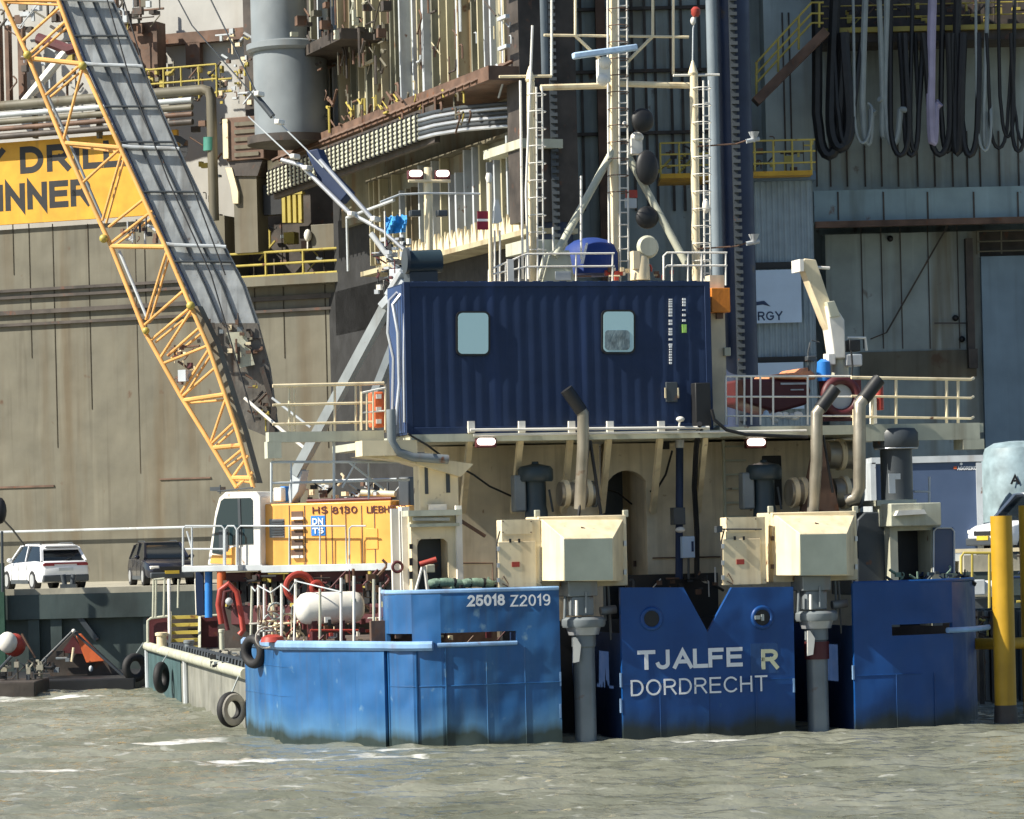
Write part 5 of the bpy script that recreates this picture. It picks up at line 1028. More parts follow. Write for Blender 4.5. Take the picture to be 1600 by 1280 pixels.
T = Thing("hook_block", "small dark gear and rope hanging left of the deck crane", "rigging", F, S(1270, 585, 3.1)); T.part("rope", T.mb().ptube([(1266, 535, 3.1), (1262, 552, 3.1), (1264, 580, 3.1)], 1.2).ptube([(1280, 535, 3.1), (1268, 532, 3.1)], 1.2), dgrey); T.part("block", T.mb().pbox(1262, 1276, 556, 564, 3.0, .2), dgrey, bevel=.02)
# left wing life raft box
T = Thing("life_raft_rack", "orange red life raft boxes in a white frame left of the container", "life raft", F, S(585, 674, 2.4))
T.part("raft", T.mb().pbox(584, 601, 612, 668, 2.6, .5), redor, bevel=.04)
for y in (616, 636, 655): T.part("white_mark", T.mb().pbox(588, 596, y, y + 7, 2.57, .03), white)
for x in (565, 573, 583, 602): T.part("frame_post", T.mb().ptube([(x, 672, 2.4), (x, 612 if x < 600 else 605, 2.4)], 1.6), cream)
T.part("frame_rail", T.mb().ptube([(565, 614, 2.4), (602, 606, 2.4)], 1.8).ptube([(565, 645, 2.4), (602, 642, 2.4)], 1.4), white, split=True)
# ---------------------------------------------------------------- low side deck at the left
def sy(px): return .98 + (605 - px) / 165 * 2.8 if px > 440 else 3.8 + (440 - px) / 57 * 3.2
for i, (x, yt, lean) in enumerate(((394, 916, -2), (404, 914, 0), (413, 913, 0), (423, 918, 12), (440, 912, 0), (462, 905, -2), (500, 920, 0), (533, 903, 0), (553, 900, 0), (584, 905, 0), (594, 918, 0))):
    d = sy(x) + .35; solo("stanchion", MB(F).ptube([(x + lean, 1004, d), (x, yt, d)], 2.2), white if i % 3 else creamg, ["leftmost white stanchion on the low blue side deck", "second stanchion of the left cluster of three", "third stanchion of the left cluster of three", "leaning white stanchion beside the left cluster", "upright stanchion between rope coils", "stanchion just left of the white tank", "stanchion in front of the white tank's left half",
        "stanchion in front of the white tank's right half", "tall stanchion near the tank's right dome", "stanchion left of the high blue bulwark", "short stanchion touching the high blue bulwark"][i], "stanchion", "stanchions on the low side deck")
solo("chain", MB(F).ptube([(394, 918, sy(394) + .3), (399, 924, sy(399) + .3), (404, 916, sy(404) + .3), (423, 926, sy(423) + .3), (440, 914, sy(440) + .3), (452, 924, sy(450) + .3), (462, 908, sy(462) + .3), (533, 925, sy(533) + .3)], 1.1), ltgrey, "thin sagging chain strung between the stanchions", "chain")
T = Thing("white_tank", "white horizontal tank on a red cradle behind stanchions", "tank", F, S(520, 1002, 3.6)); p, q = S(475, 951, 3.6), S(556, 952, 3.6); r = 25 * F.px(p)
T.part("shell", T.mb().lathe([(.02, -.18), (r * .6, -.14), (r * .9, -.05), (r, .05), (r, q.x - p.x - .05), (r * .9, q.x - p.x + .06), (r * .6, q.x - p.x + .14), (.02, q.x - p.x + .18)], p, 'x', 32), white)
for x in (492, 535): T.part("cradle", T.mb().pbox(x - 4, x + 4, 970, 1002, 3.4, .5), maroon)
T.part("cradle_bar", T.mb().ptube([(485, 985, 3.3), (560, 985, 3.3)], 2), red); T.part("green_mark", T.mb().ball(S(553, 938, 3.25), .05), greenc)
for x, y, rr_2, lab, d in ((468, 918, 27, "large orange red hose coil standing behind the white tank", 4.6), (495, 918, 13, "small red coil between large coil and tank", 4.4)):
    p = S(x, y, d); k = F.px(p); T = Thing("hose_coil", lab, "hose coil", F, p + Vector((0, 0, -rr_2 * k))); 
    for j in range(4): T.part("loop", T.mb().torus(p + Vector((.01 * j, .09 * j, 0)), (rr_2 - 5 - j) * k, .055, 'y', 30, 8), redor if j % 2 else red)
T = Thing("rope_heap", "tangled heap of tan rope on the low side deck", "rope", F, S(430, 1004, 4.4)); rr4 = random.Random(11)
for i in range(26):
    c = S(rr4.uniform(402, 468), rr4.uniform(952, 1000), rr4.uniform(4.3, 5)); ax = rr4.choice(['x', 'y', 'z']); T.part("loop", T.mb().torus(c, rr4.uniform(.1, .22), .022, ax, 16, 6), rr4.choice([cream, palehose, brown, worn]))
T = Thing("red_drum", "low dark red drum beside the rope heap", "drum", F, S(425, 1003, 4)); T.part("drum", T.mb().lathe([(.25, 0), (.22, .1), (.1, .15)], S(426, 1003, 4.1), 'z', 20), red)
clutter(V, 50, 450, 600, 965, 1003, 3, 5.5, [brown, maroon, red, cream, white, black], 81, 3, 8)
clutter(V, 50, 480, 605, 900, 960, 5.5, 7.5, [brown, maroon, rigdk, black, brown], 82, 4, 12)
# tyre fenders
def tyre(label, F_, px, py, d, r, yawaxis, w_, mt=rubber, inner=None):
    p = F_.p(px, py, d); k = F_.px(p); T = Thing("tyre_fender", label, "tyre", F_, p + Vector((0, 0, -r * k)), "tyre fenders hung on the hull sides")
    T.part("tyre", T.mb().torus(p, r * k * .72, r * k * .28, yawaxis, 30, 12, w_), mt)
    if inner: T.part("worn_rim", T.mb().torus(p - Vector((yawaxis[2][0] * .1, yawaxis[2][1] * .1, 0)) * 1.2, r * k * .66, r * k * .12, yawaxis, 30, 8, .6), worn)
    return T
def ax(deg): a = R(deg); return (Vector((math.cos(a), math.sin(a), 0)), Vector((0, 0, 1)), Vector((math.sin(a), -math.cos(a), 0)))
tyre("black tyre fender on the forward corner of the blue side plate", F, 397, 1018, 5.5, 27, ax(-62), 1.2)
# ================================================================ PONTOON
F = WD; Zw = lambda px, py, Y: WD.p(px, py, Y)
A = Vector((-5.84, 72.8)); B = Vector((-10.35, 94.2))
PZ = 1.22
P_ = Thing("pontoon", "low grey green pontoon carrying the yellow crane", "pontoon", WD, (0, 84, 0))
P_.part("hull", P_.mb().zprism([(A.x, A.y), (B.x, B.y), (12, 99), (12, 80.5), (-3.2, 76.4)], -1.5, PZ), pontn)
u = (B - A).normalized(); nrm = Vector((-u.y, u.x))
def side(t, off=0): q = A + (B - A) * t + nrm * off; return (q.x, q.y)
P_.part("green_plate", P_.mb().zprism([side(.62, .0), side(1.0, .0), side(1.0, .03), side(.62, .03)], -1, PZ - .12), pongr)
P_.part("gunwale", P_.mb().tube([(*side(0, .05), PZ), (*side(1, .05), PZ + .02)], .13, 10), creamg)
for t in (.55, 1.0): P_.part("rub_post", P_.mb().tube([(*side(t, .06), -1), (*side(t, .06), PZ)], .07, 8), ltgrey)
m = P_.mb()
for i in range(34): x, y = side(.04 + i * .0275, -.25); m.tube([(x - .12, y, PZ + .02), (x - .1, y, PZ + .2), (x + .1, y, PZ + .2), (x + .12, y, PZ + .02)], .045, 5)
P_.part("chain_row", m, dgrey, split=True)
P_.part("end_bulwark", P_.mb().pbox(230, 262, 966, 1012, 93.5, .15), maroon); P_.part("bulwark_rim", P_.mb().ptube([(231, 1014, 93.4), (231, 970, 93.4), (236, 966, 93.4), (262, 963, 93.4)], 2.2), creamg)
P_.part("end_bulwark", P_.mb().pbox(312, 372, 963, 1022, 92, .15), maroon); P_.part("bulwark_rim", P_.mb().ptube([(312, 963, 91.9), (345, 961, 91.9)], 2), creamg)
P_.part("inner_bulwark", P_.mb().pbox(340, 615, 940, 1010, 89, .2), rigdk)
T = Thing("steel_steps", "yellow brown steel steps on the pontoon under the crane", "steps", WD, Zw(288, 1012, 90))
for i in range(5): T.part("tread", T.mb().pbox(268, 311, 962 + i * 12, 967 + i * 12, 91.4 - i * .3, .35), raily)
T.part("riser_shade", T.mb().pbox(268, 311, 962, 1016, 91.9, .1), rigdk)
for x in (266, 312): T.part("stringer", T.mb().pbar((x, 958, 91.5), (x, 1016, 90), 4, .1), creamg)
T.part("handrail", T.mb().ptube([(264, 905, 90.5), (265, 1012, 90)], 2.6).ptube([(306, 905, 91), (308, 960, 91.3)], 2.4), white, split=True)
T = Thing("safety_rail", "pale rail of thin posts at the pontoon's far corner", "railing", WD, Zw(246, 966, 93))
for x, y in ((239, 965), (243, 965), (256, 963), (278, 950)): T.part("post", T.mb().ptube([(x, y, 93), (x + 1, 905, 93)], 1.8), creamg)
T.part("handrail", T.mb().ptube([(240, 906, 93), (257, 904, 93)], 1.8), creamg)
def bollard(label, px, py, Y, r, h, mt): 
    T = Thing("bollard", label, "bollard", WD, Zw(px, py, Y), "bollards on the pontoon"); k = Y / FPX; T.part("post", T.mb().lathe([(r * k, 0), (r * k, h * k), (r * 1.25 * k, (h + 1) * k), (r * 1.25 * k, (h + 5) * k), (r * .9 * k, (h + 6) * k)], Zw(px, py, Y), 'z', 20), mt)
bollard("pale cream bollard near the maroon bulwark", 253, 1018, 90, 8, 24, cream); bollard("dark grey bollard right of the steps", 296, 1030, 86.5, 7, 24, grey)
bollard("pale post near the red hose reel", 347, 1015, 86, 4, 26, creamg)
solo("concrete_slab", MB(WD).pbox(323, 357, 1019, 1036, 82, 1.0), conc, "small pale slab lying on the pontoon deck", "slab", bevel=.03)
clutter(P_, 50, 330, 378, 1025, 1048, 76, 84, [dgrey, rigdk, grey, black], 91, 3, 8)
T = Thing("hose_reel", "red hose hung over an A shaped frame on the pontoon", "hose reel", WD, Zw(358, 1000, 86))
T.part("hose", T.mb().ptube([(346, 975, 86), (341, 945, 86), (344, 922, 86), (357, 912, 86), (370, 925, 86), (376, 955, 86), (380, 985, 86), (374, 992, 86)], 4.5, 10), red); T.part("hose", T.mb().ptube([(356, 985, 86.2), (348, 950, 86.2), (352, 925, 86.2), (364, 922, 86.2), (372, 960, 86.2)], 3.5, 10), maroon); T.part("valve", T.mb().ball(Zw(358, 940, 85.8), .1), ltgrey)
T = Thing("blue_column", "pale blue upright tube beside a navy one under the crane cab", "column", WD, Zw(326, 962, 89)); T.part("tube", T.mb().ptube([(326, 893, 89), (326, 965, 89)], 6, 14), bluebr); T.part("navy_plate", T.mb().pbox(306, 318, 893, 962, 90, .3), navy); T.part("salmon_tube", T.mb().ptube([(346, 893, 88.6), (346, 920, 88.6)], 7, 14), redor)
s62, s05 = side(.96, .38), side(.03, .4)
def PF(t, px=None): x, y = side(t, .30); return (x, y)
def ptyre(label, t, z, r, deg, inner=False):
    x, y = side(t, .34); T = Thing("tyre_fender", label, "tyre", WD, (x, y, z - r), "tyre fenders hung on the hull sides"); a = R(deg); axs = (Vector((math.cos(a), math.sin(a), 0)), Vector((0, 0, 1)), Vector((math.sin(a), -math.cos(a), 0)))
    T.part("tyre", T.mb().torus((x, y, z), r * .72, r * .28, axs, 30, 12, 1.0), rubber)
    if inner: T.part("worn_rim", T.mb().torus(Vector((x, y, z)) + axs[2] * .1, r * .70, r * .2, axs, 30, 8, .5), worn)
    T.part("lashing", T.mb().tube([(x, y, z + r * .8), (x + .25, y + .05, PZ + .1)], .02, 5), palehose)
ptyre("leftmost tyre fender, at the pontoon's far corner", 1.03, .62, .42, 38); ptyre("tyre fender on the pontoon side, second from the left", .70, .60, .42, 76); ptyre("tyre fender with a worn white rim beside the blue bow plate", .02, .43, .40, 48, True)
# ================================================================ CRAWLER CRANE
F = CRN; K = F.p
T = Thing("crawler_crane", "yellow crawler crane with white cab and long orange lattice boom", "crane", F, K(480, 1000, 1.5))
yb = lambda a, b, c, d, dd, dep, nm, mt, bev=.015, **k: T.part(nm, T.mb().pbox(a, b, c, d, dd, dep), mt, bevel=bev, **k)
yb(408, 612, 785, 884, 0, 3.0, "engine_housing", yellow, .04)
yb(612, 640, 790, 884, .1, 2.8, "counterweight", yellow, .04)
for x in (452, 476, 508, 518, 540, 565, 585): yb(x, x + 1.2, 790, 882, -.012, .02, "door_seam", brown, 0)
dr = yb(571, 590, 826, 858, -.02, .03, "small_door", yellow, .005)
yb(408, 612, 882, 893, -.35, 3.4, "catwalk", ltgrey, .01); yb(286, 410, 884, 893, -.3, 2.2, "catwalk", ltgrey, .01)
m = T.mb()
for i in range(6): m.pbox(423, 442, 813 + i * 4.2, 815.4 + i * 4.2, -.04, .04)
T.part("louvre", m, dgrey); yb(421, 444, 811, 840, -.015, .02, "louvre_panel", grey, 0)
for i in range(5): yb(455, 473, 799 + i * 15, 808 + i * 15, -.02, .03, "step_recess", brown, 0); yb(455, 473, 808 + i * 15, 812 + i * 15, -.1, .1, "step", white, 0)
for tx, x, wd, y in (("HS", 488, 24, 803), ("8130", 519, 39, 803), ("LIEBHERR", 573, 62, 802)): T.part("lettering", text_mb(F, tx, x, y, -.016, 11, wd, .012), maroon)
yb(486, 508, 806, 837, -.02, .02, "logo_plate", bluebr, 0); T.part("lettering", text_mb(F, "DN", 488, 820, -.035, 10, 17, .03), whitel); T.part("lettering", text_mb(F, "TS", 488, 834, -.035, 9, 18, .03), whitel)
T.part("handrail", T.mb().ptube([(372, 884, -.3), (372, 826, -.3), (376, 822, -.3), (540, 822, -.3), (542, 884, -.3)], 1.4).ptube([(546, 884, -.3), (546, 826, -.3), (550, 822, -.3), (572, 822, -.3)], 1.4).ptube([(500, 822, -.3), (500, 884, -.3)], 1.2).ptube([(452, 822, -.3), (452, 884, -.3)], 1.2), ltgrey, split=True)
# cab
cab = T.part("cab", T.mb().prism([(324, 883), (336, 800), (342, 778), (352, 769), (400, 768), (407, 776), (408, 884)], -.25, 1.6), white, bevel=.03)
T.part("side_window", T.mb().prism([(331, 864), (338, 810), (345, 783), (350, 779), (391, 778), (394, 781), (395, 850), (352, 852), (347, 867)], -.27, .05), glassc, parent=cab)
T.part("window_bar", T.mb().prism([(371, 779), (375, 779), (377, 852), (373, 852)], -.29, .02), dgrey, parent=cab); T.part("lower_panel", T.mb().prism([(328, 880), (331, 867), (348, 868), (362, 855), (372, 855), (372, 883)], -.28, .04), yellow, parent=cab)
T.part("inside_seat", T.mb().pbox(342, 356, 828, 862, -.285, .01), dgrey, parent=cab); T.part("roof_gear", T.mb().pbox(328, 344, 761, 767, .2, .3).ptube([(344, 772, .2), (344, 758, .2)], 1.2).ptube([(340, 768, .2), (395, 762, .2)], 1.4), dgrey, parent=cab)
fr = [[(286, 884), (286, 826), (290, 822), (346, 822), (350, 826), (350, 884)], [(352, 884), (352, 828), (356, 822), (366, 822), (370, 828), (370, 884)], [(300, 884), (300, 824)], [(290, 858), (350, 858)], [(292, 830), (300, 858)]]
for q in fr: T.part("cab_rail", T.mb().ptube([(a, b, -.45) for a, b in q], 1.6), ltgrey)
yb(284, 372, 884, 893, -.6, .6, "cab_platform", ltgrey, .01)
yb(427, 440, 762, 784, .3, .5, "white_canister", white, .03); yb(437, 446, 760, 784, .5, .5, "blue_canister", bluebr, .03)
# undercarriage
yb(345, 600, 893, 912, .3, 2.4, "turntable", maroon, .02); yb(350, 620, 912, 945, .2, 2.6, "track", rigdk, .05)
for i in range(22): yb(352 + i * 12, 361 + i * 12, 909, 948, .12, .1, "track_pad", black, 0)
yb(340, 610, 945, 975, 0, 3, "crane_mat", maroon, .02)
clutter(T, 60, 340, 600, 893, 950, -.5, .2, [brown, maroon, rigdk, raily, black], 95, 3, 9)
# machinery on the housing top
T.part("top_pipe", T.mb().ptube([(565, 770, .8), (618, 772, .8)], 5, 12), creamg); T.part("top_pipe", T.mb().ptube([(480, 783, .3), (612, 779, .3)], 3, 10), maroon); T.part("top_rail", T.mb().ptube([(488, 752, 1.4), (620, 749, 1.4)], 2.2), ltgrey)
clutter(T, 45, 480, 625, 755, 783, .4, 1.8, [black, dgrey, ltgrey, brown, cream], 96, 3, 9)
yb(622, 640, 745, 800, .3, .6, "dark_motor", dgrey, .05)
# A-frame
T.part("a_frame_leg", T.mb().pbar((606, 474, .4), (462, 742, .2), 15, .3), strut); T.part("a_frame_leg", T.mb().pbar((640, 480, 2.4), (585, 620, 2.4), 12, .3), grey); T.part("a_frame_foot", T.mb().prism([(455, 735), (472, 735), (466, 768), (452, 790), (450, 770)], .1, .4), ltgrey, bevel=.02)
T.part("rope", T.mb().ptube([(468, 745, .6), (464, 785, .6)], 5), black); T.part("white_strut", T.mb().ptube([(382, 622, .5), (440, 672, .5), (478, 702, .5)], 2.6), white); T.part("white_strut", T.mb().ptube([(425, 622, 1.5), (485, 668, 1.5)], 2), ltgrey)
T.part("a_frame_head", T.mb().pbar((600, 480, .3), (636, 440, .3), 12, .5).pbar((608, 462, .2), (630, 425, .2), 8, .4).pbox(608, 634, 420, 445, .4, .5), ltgrey, bevel=.02, split=True)
clutter(T, 80, 588, 642, 372, 462, .2, 1.2, [ltgrey, galv, white, maroon, black, dgrey], 97, 3, 8)
# pendants
for (pts, r, mt, nm) in (([(440, 250), (470, 258), (545, 332)], 3.6, galv, "pendant_bar"), ([(500, 250), (580, 340)], 3.6, galv, "pendant_bar"), ([(398, 148), (418, 172), (426, 182)], 5.0, dgrey, "pendant_bar"),
                         ([(424, 180), (480, 235), (505, 262)], 1.2, ltgrey, "pendant_rope"), ([(388, 182), (455, 245)], 1.2, ltgrey, "pendant_rope"), ([(545, 332), (580, 350), (586, 338)], 2.8, ltgrey, "link"), ([(560, 340), (600, 362), (640, 398)], 3, galv, "link"), ([(580, 365), (600, 392), (622, 420)], 4.6, ltgrey, "link"), ([(-60, -80), (310, -40), (404, 152)], 1.3, dgrey, "pendant_rope"), ([(268, -20), (300, 40), (395, 148)], 1.1, dgrey, "pendant_rope")):
    T.part(nm, T.mb().ptube([(a, b, .6) for a, b in pts], r, 10), mt)
T.part("pendant_block", T.mb().prism([(478, 236), (496, 232), (508, 262), (545, 300), (530, 318), (500, 290)], .7, .4), navy, bevel=.03)
for a, b in ((456, 244), (476, 262), (546, 334), (582, 342), (400, 146), (432, 190)): T.part("pin", T.mb().pbox(a - 4, a + 4, b - 4, b + 4, .4, .35), white, bevel=.03)
# lattice boom
LC = [(-22, -80), (4, 0), (43, 86), (99, 223), (172, 381), (226, 518), (282, 618), (317, 674), (370, 762)]
RC = [(60, -80), (91, 0), (129, 102), (188, 231), (258, 384), (298, 478), (325, 540), (352, 618), (371, 674), (396, 762)]
dF, dB = .3, 1.7
for nm, ch in (("boom_chord", LC), ("boom_chord", RC)):
    for dd in (dF, dB): T.part(nm, T.mb().ptube([(a, b, dd) for a, b in ch], 3.6 if dd == dF else 3.2, 10), orange)
lace = [((4, 0), (91, 0)), ((33, 66), (95, 10)), ((43, 88), (103, 33)), ((52, 92), (128, 100)), ((70, 150), (125, 102)), ((99, 220), (129, 106)), ((103, 224), (188, 231)), ((130, 285), (188, 232)), ((160, 345), (190, 240)), ((170, 355), (224, 312)), ((172, 381), (238, 330)),
        ((172, 385), (258, 386)), ((228, 500), (260, 395)), ((226, 508), (286, 455)), ((237, 531), (298, 480)), ((250, 560), (299, 485)), ((262, 556), (312, 512)), ((253, 569), (323, 541)), ((281, 617), (325, 548)), ((284, 620), (336, 575)), ((288, 626), (350, 617)), ((330, 690), (352, 625)), ((330, 694), (366, 660)), ((334, 700), (377, 696)), ((350, 726), (379, 702)), ((362, 748), (388, 712)), ((363, 747), (394, 747)), ((370, 760), (395, 738))]
for a, b in lace:
    w_ = 4.0 if abs(a[1] - b[1]) < 14 else 2.3; T.part("boom_lacing", T.mb().ptube([(a[0], a[1], dF), (b[0], b[1], dF)], w_, 8), orange)
for a, b in lace[::2]: T.part("boom_lacing", T.mb().ptube([(a[0] + 6, a[1] + 4, dB), (b[0] + 4, b[1] + 8, dB)], 2.0, 8), orange)
for i, (a, b) in enumerate(list(zip(LC, RC))[1:]): T.part("boom_lacing", T.mb().ptube([(a[0], a[1], dF), (a[0] + 3, a[1] + 3, dB)], 2.2, 8), orange); T.part("boom_lacing", T.mb().ptube([(RC[i + 1][0], RC[i + 1][1], dF), (RC[i + 1][0], RC[i + 1][1], dB)], 2.2, 8), orange)
T.part("boom_joint", T.mb().ball(K(162, 373, .2), .12).ball(K(228, 517, .2), .1).ball(K(129, 103, .2), .12).ball(K(298, 478, .2), .12).ball(K(43, 86, .2), .12), raily, split=True)
T.part("boom_light", T.mb().pbox(278, 290, 578, 596, .1, .3), ltgrey); T.part("boom_grey_tube", T.mb().ptube([(66, 130, 1.0), (105, 215, 1.0), (160, 342, 1.0)], 2.2), grey)
T.part("boom_grey_tube", T.mb().ptube([(186, 392, 1.0), (229, 495, 1.0)], 2.4), ltgrey)
clutter(T, 26, 262, 300, 540, 600, .6, 1.4, [brown, maroon, cream, brown], 98, 3, 7); clutter(T, 18, 190, 245, 350, 380, .8, 1.5, [brown, dgrey, ltgrey], 99, 3, 7)
T.part("lower_plate", T.mb().prism([(300, 480), (326, 540), (352, 618), (372, 674), (396, 755), (402, 755), (380, 674), (362, 618), (338, 540), (308, 478)], 1.2, .3), rigw)
for q in ([(150, -60), (205, 130), (262, 280), (330, 430), (398, 660)], [(175, -60), (232, 130), (300, 290), (352, 430)]): T.part("hoist_rope", T.mb().ptube([(a, b, .0) for a, b in q], 1.3, 6), black)
# ---------------------------------------------------------------- sloping grey gantry behind the boom
F = WD
lowcas = paint("lower_casing", (.15, .14, .125), .6, var=.5, streak=.7, scol=(.08, .05, .035), rust=.5, rcol=(.10, .06, .04), scale=1.5, bump=.05)
G = Thing("sloping_gantry", "long sloping grey steel gantry behind the orange boom with pale band joints", "gantry", WD, Zw(410, 690, 97))
LE = [(68, -70), (94, 0), (134, 102), (193, 231), (261, 384), (290, 446), (317, 505), (345, 572), (388, 670)]; RE = [(146, -70), (175, 0), (220, 102), (277, 231), (350, 384), (382, 446), (402, 505), (420, 572), (436, 690)]
for i in range(8): G.part("casing" if i < 6 else "lower_casing", G.mb().prism([LE[i], RE[i], RE[i + 1], LE[i + 1]], 97, 1.1 if i < 6 else .8), boothg if i < 6 else lowcas)
def lerp(a, b, t): return (a[0] + (b[0] - a[0]) * t, a[1] + (b[1] - a[1]) * t)
for t, r, mt in ((.33, 1.6, dgrey), (.62, 1.6, dgrey), (.02, 2.0, legb), (.98, 1.8, dgrey)): G.part("seam_rail", G.mb().ptube([(*lerp(a, b, t), 96.95) for a, b in zip(LE[:7], RE[:7])], r, 6), mt)
for i in (1, 2, 3, 4):
    a, b = LE[i], RE[i]; G.part("band_joint", G.mb().ptube([(a[0] - 2, a[1] - 3, 96.85), (a[0] + 12, a[1] - 1, 96.85), lerp(a, b, .5) + (96.85,), (b[0] - 8, b[1] + 1, 96.85), (b[0] + 3, b[1] + 2, 96.85)], 3.0, 8), ltgrey)
for y0 in (.45, .5): pass
for i, t in ((1, .55), (2, .5), (2, .93), (3, .45), (4, .4)): 
    a, b = lerp(LE[i], LE[i + 1], t), lerp(RE[i], RE[i + 1], t); G.part("rib", G.mb().ptube([(*a, 96.93), (*b, 96.93)], 1.8, 6), dgrey)
G.part("cream_panel", G.mb().prism([(353, 520), (383, 518), (398, 570), (375, 575)], 96.85, .05), creamg)
G.part("torn_edge", G.mb().prism([(405, 575), (412, 572), (432, 640), (428, 690), (418, 690), (424, 640)], 96.7, .3), rigdk)
clutter(G, 30, 305, 400, 500, 560, 96.6, 96.95, [rigdk, brown, grey, cream], 101, 3, 8); clutter(G, 20, 380, 425, 580, 680, 96.6, 96.9, [rigdk, brown, raily], 102, 3, 8)
# ================================================================ CARS
def car(label, px, py, Y, yaw, mt, kind="suv", plate=ltgrey):
    Fc = Frame((*Zw(px, py, Y)[:2], QZ if kind != "van" else 3.15), R(yaw)); T = Thing("parked_car", label, "car", Fc, (0, 0, 0), "cars parked on the quay"); L_, W_, H_ = (4.6, .93, 1.58) if kind != "van" else (5.0, .95, 1.75)
    # body sections from rear (y=-L/2) to front
    st = [(-.50, .42, .80, .80), (-.485, .30, .98, .88), (-.45, .26, 1.02, .93), (-.30, .24, 1.03, .96), (0, .22, 1.0, .96), (.25, .24, .98, .95), (.40, .26, .88, .93), (.47, .30, .76, .86), (.50, .40, .62, .74)]
    def sec(y, zb, zt, w_): w_ *= W_ / .96; return [(-w_ * .92, y * L_, zb), (-w_, y * L_, zb + .12), (-w_, y * L_, (zb + zt) / 2 + .05), (-w_ * .95, y * L_, zt - .05), (-w_ * .86, y * L_, zt), (w_ * .86, y * L_, zt), (w_ * .95, y * L_, zt - .05), (w_, y * L_, (zb + zt) / 2 + .05), (w_, y * L_, zb + .12), (w_ * .92, y * L_, zb)]
    def loft(mb, secs):
        n = len(secs[0]); vs = [p for s_ in secs for p in s_]; fs = [(i * n + k, i * n + (k + 1) % n, (i + 1) * n + (k + 1) % n, (i + 1) * n + k) for i in range(len(secs) - 1) for k in range(n)]
        return mb.add(vs, fs + [tuple(range(n)), tuple(range(len(vs) - 1, len(vs) - n - 1, -1))])
    body = T.part("body", loft(T.mb(), [sec(*q) for q in st]), mt, bevel=.02)
    H = H_; g0 = 1.0
    def cs(y, z, w_): return (y * L_, z, w_)
    gh = [(-.46, 1.0, .80, 1.0), (-.36, H - .10, .66, 1.0), (-.30, H - .03, .64, 1.0), (.02, H, .66, 1), (.10, H - .03, .64, 1), (.27, 1.0, .80, 1)]
    secs = [[(-w_, y * L_, .99), (-.80 + .0, y * L_, 1.0), (-w_, y * L_, z), (w_, y * L_, z), (.80, y * L_, 1.0), (w_, y * L_, .99)] for y, z, w_, _ in gh]
    secs = [[(-.84, y * L_, .96), (-w_, y * L_, max(z, .97)), (w_, y * L_, max(z, .97)), (.84, y * L_, .96)] for y, z, w_, _ in gh]
    T.part("window_glass", loft(T.mb(), secs), glass)
    T.part("roof", loft(T.mb(), [[(-w_, y * L_, z - .03), (-w_ + .03, y * L_, z + .025), (w_ - .03, y * L_, z + .025), (w_, y * L_, z - .03)] for y, z, w_ in ((-.40, H - .16, .68), (-.36, H - .07, .69), (-.30, H - .015, .67), (.02, H + .01, .69), (.10, H - .02, .67))]), mt, bevel=.01)
    for sgn in (-1, 1):
        for a, b in (((-.80, -.455 * L_, 1.0), (-.67, -.37 * L_, H - .1)), ((-.80, .27 * L_, 1.0), (-.65, .10 * L_, H - .03)), ((-.82, -.1 * L_, 1.0), (-.67, -.1 * L_, H))): T.part("pillar", T.mb().bar((sgn * -a[0], a[1], a[2]), (sgn * -b[0], b[1], b[2]), .09, .07), mt)
        for y in (-.30, .31):
            t = T.part("wheel", T.mb().tube([(sgn * .70, y * L_, .34), (sgn * .94, y * L_, .34)], .34, 24), rubber); T.part("rim", T.mb().tube([(sgn * .93, y * L_, .34), (sgn * .955, y * L_, .34)], .22, 20), galv, parent=t)
        for y in (-.17, .02, .2): T.part("door_gap", T.mb().box(sgn * W_ * 1.0 - .006, sgn * W_ * 1.0 + .004, y * L_ - .012, y * L_ + .012, .36, .96), black)
        T.part("sill", T.mb().box(sgn * W_ * .97 - .03, sgn * W_ * .97 + .03, -.2 * L_, .21 * L_, .22, .36), dgrey); T.part("roof_rail", T.mb().tube([(sgn * .6, -.32 * L_, H + .0), (sgn * .6, -.28 * L_, H + .06), (sgn * .6, .0, H + .06), (sgn * .6, .04 * L_, H + .01)], .018, 6), dgrey)
        T.part("mirror", T.mb().ball((sgn * 1.02, .17 * L_, 1.05), .11, 1, .7, .8, 10), mt)
        T.part("tail_light", T.mb().box(sgn * .62 - .2, sgn * .62 + .2, -.5 * L_ - .0, -.47 * L_, .84, .92), taill); T.part("headlight", T.mb().box(sgn * .62 - .17, sgn * .62 + .17, .47 * L_, .497 * L_, .60, .72), white, bevel=.03)
    T.part("light_strip", T.mb().box(-.78, .78, -.503 * L_, -.47 * L_, .90, .95), taill); T.part("bumper", T.mb().box(-.84, .84, -.508 * L_, -.46 * L_, .28, .52), dgrey, bevel=.04); T.part("bumper", T.mb().box(-.80, .80, .47 * L_, .512 * L_, .26, .48), dgrey, bevel=.04)
    T.part("number_plate", T.mb().box(-.26, .26, -.508 * L_, -.49 * L_, .66, .77), plate); T.part("number_plate", T.mb().box(-.26, .26, .50 * L_, .516 * L_, .42, .54), plate_y); T.part("grille", T.mb().box(-.45, .45, .46 * L_, .503 * L_, .55, .68), black); T.part("wiper", T.mb().tube([(0, -.475 * L_, 1.02), (.3, -.44 * L_, 1.12)], .012, 5), black); T.part("spoiler", T.mb().box(-.6, .6, -.42 * L_, -.36 * L_, H - .08, H - .03), mt, bevel=.01)
    return T
car("white car seen from behind on the quay", 70, 918, 118.5, 27, carw); car("dark car facing the viewer, half hidden by the crane platform", 252, 912, 124, 196, carb); vc = car("white car high at the right edge behind the yellow pile", 1628, 860, 106.6, 125, carw, "van"); vc.o.scale = (1, 1, 1.1)
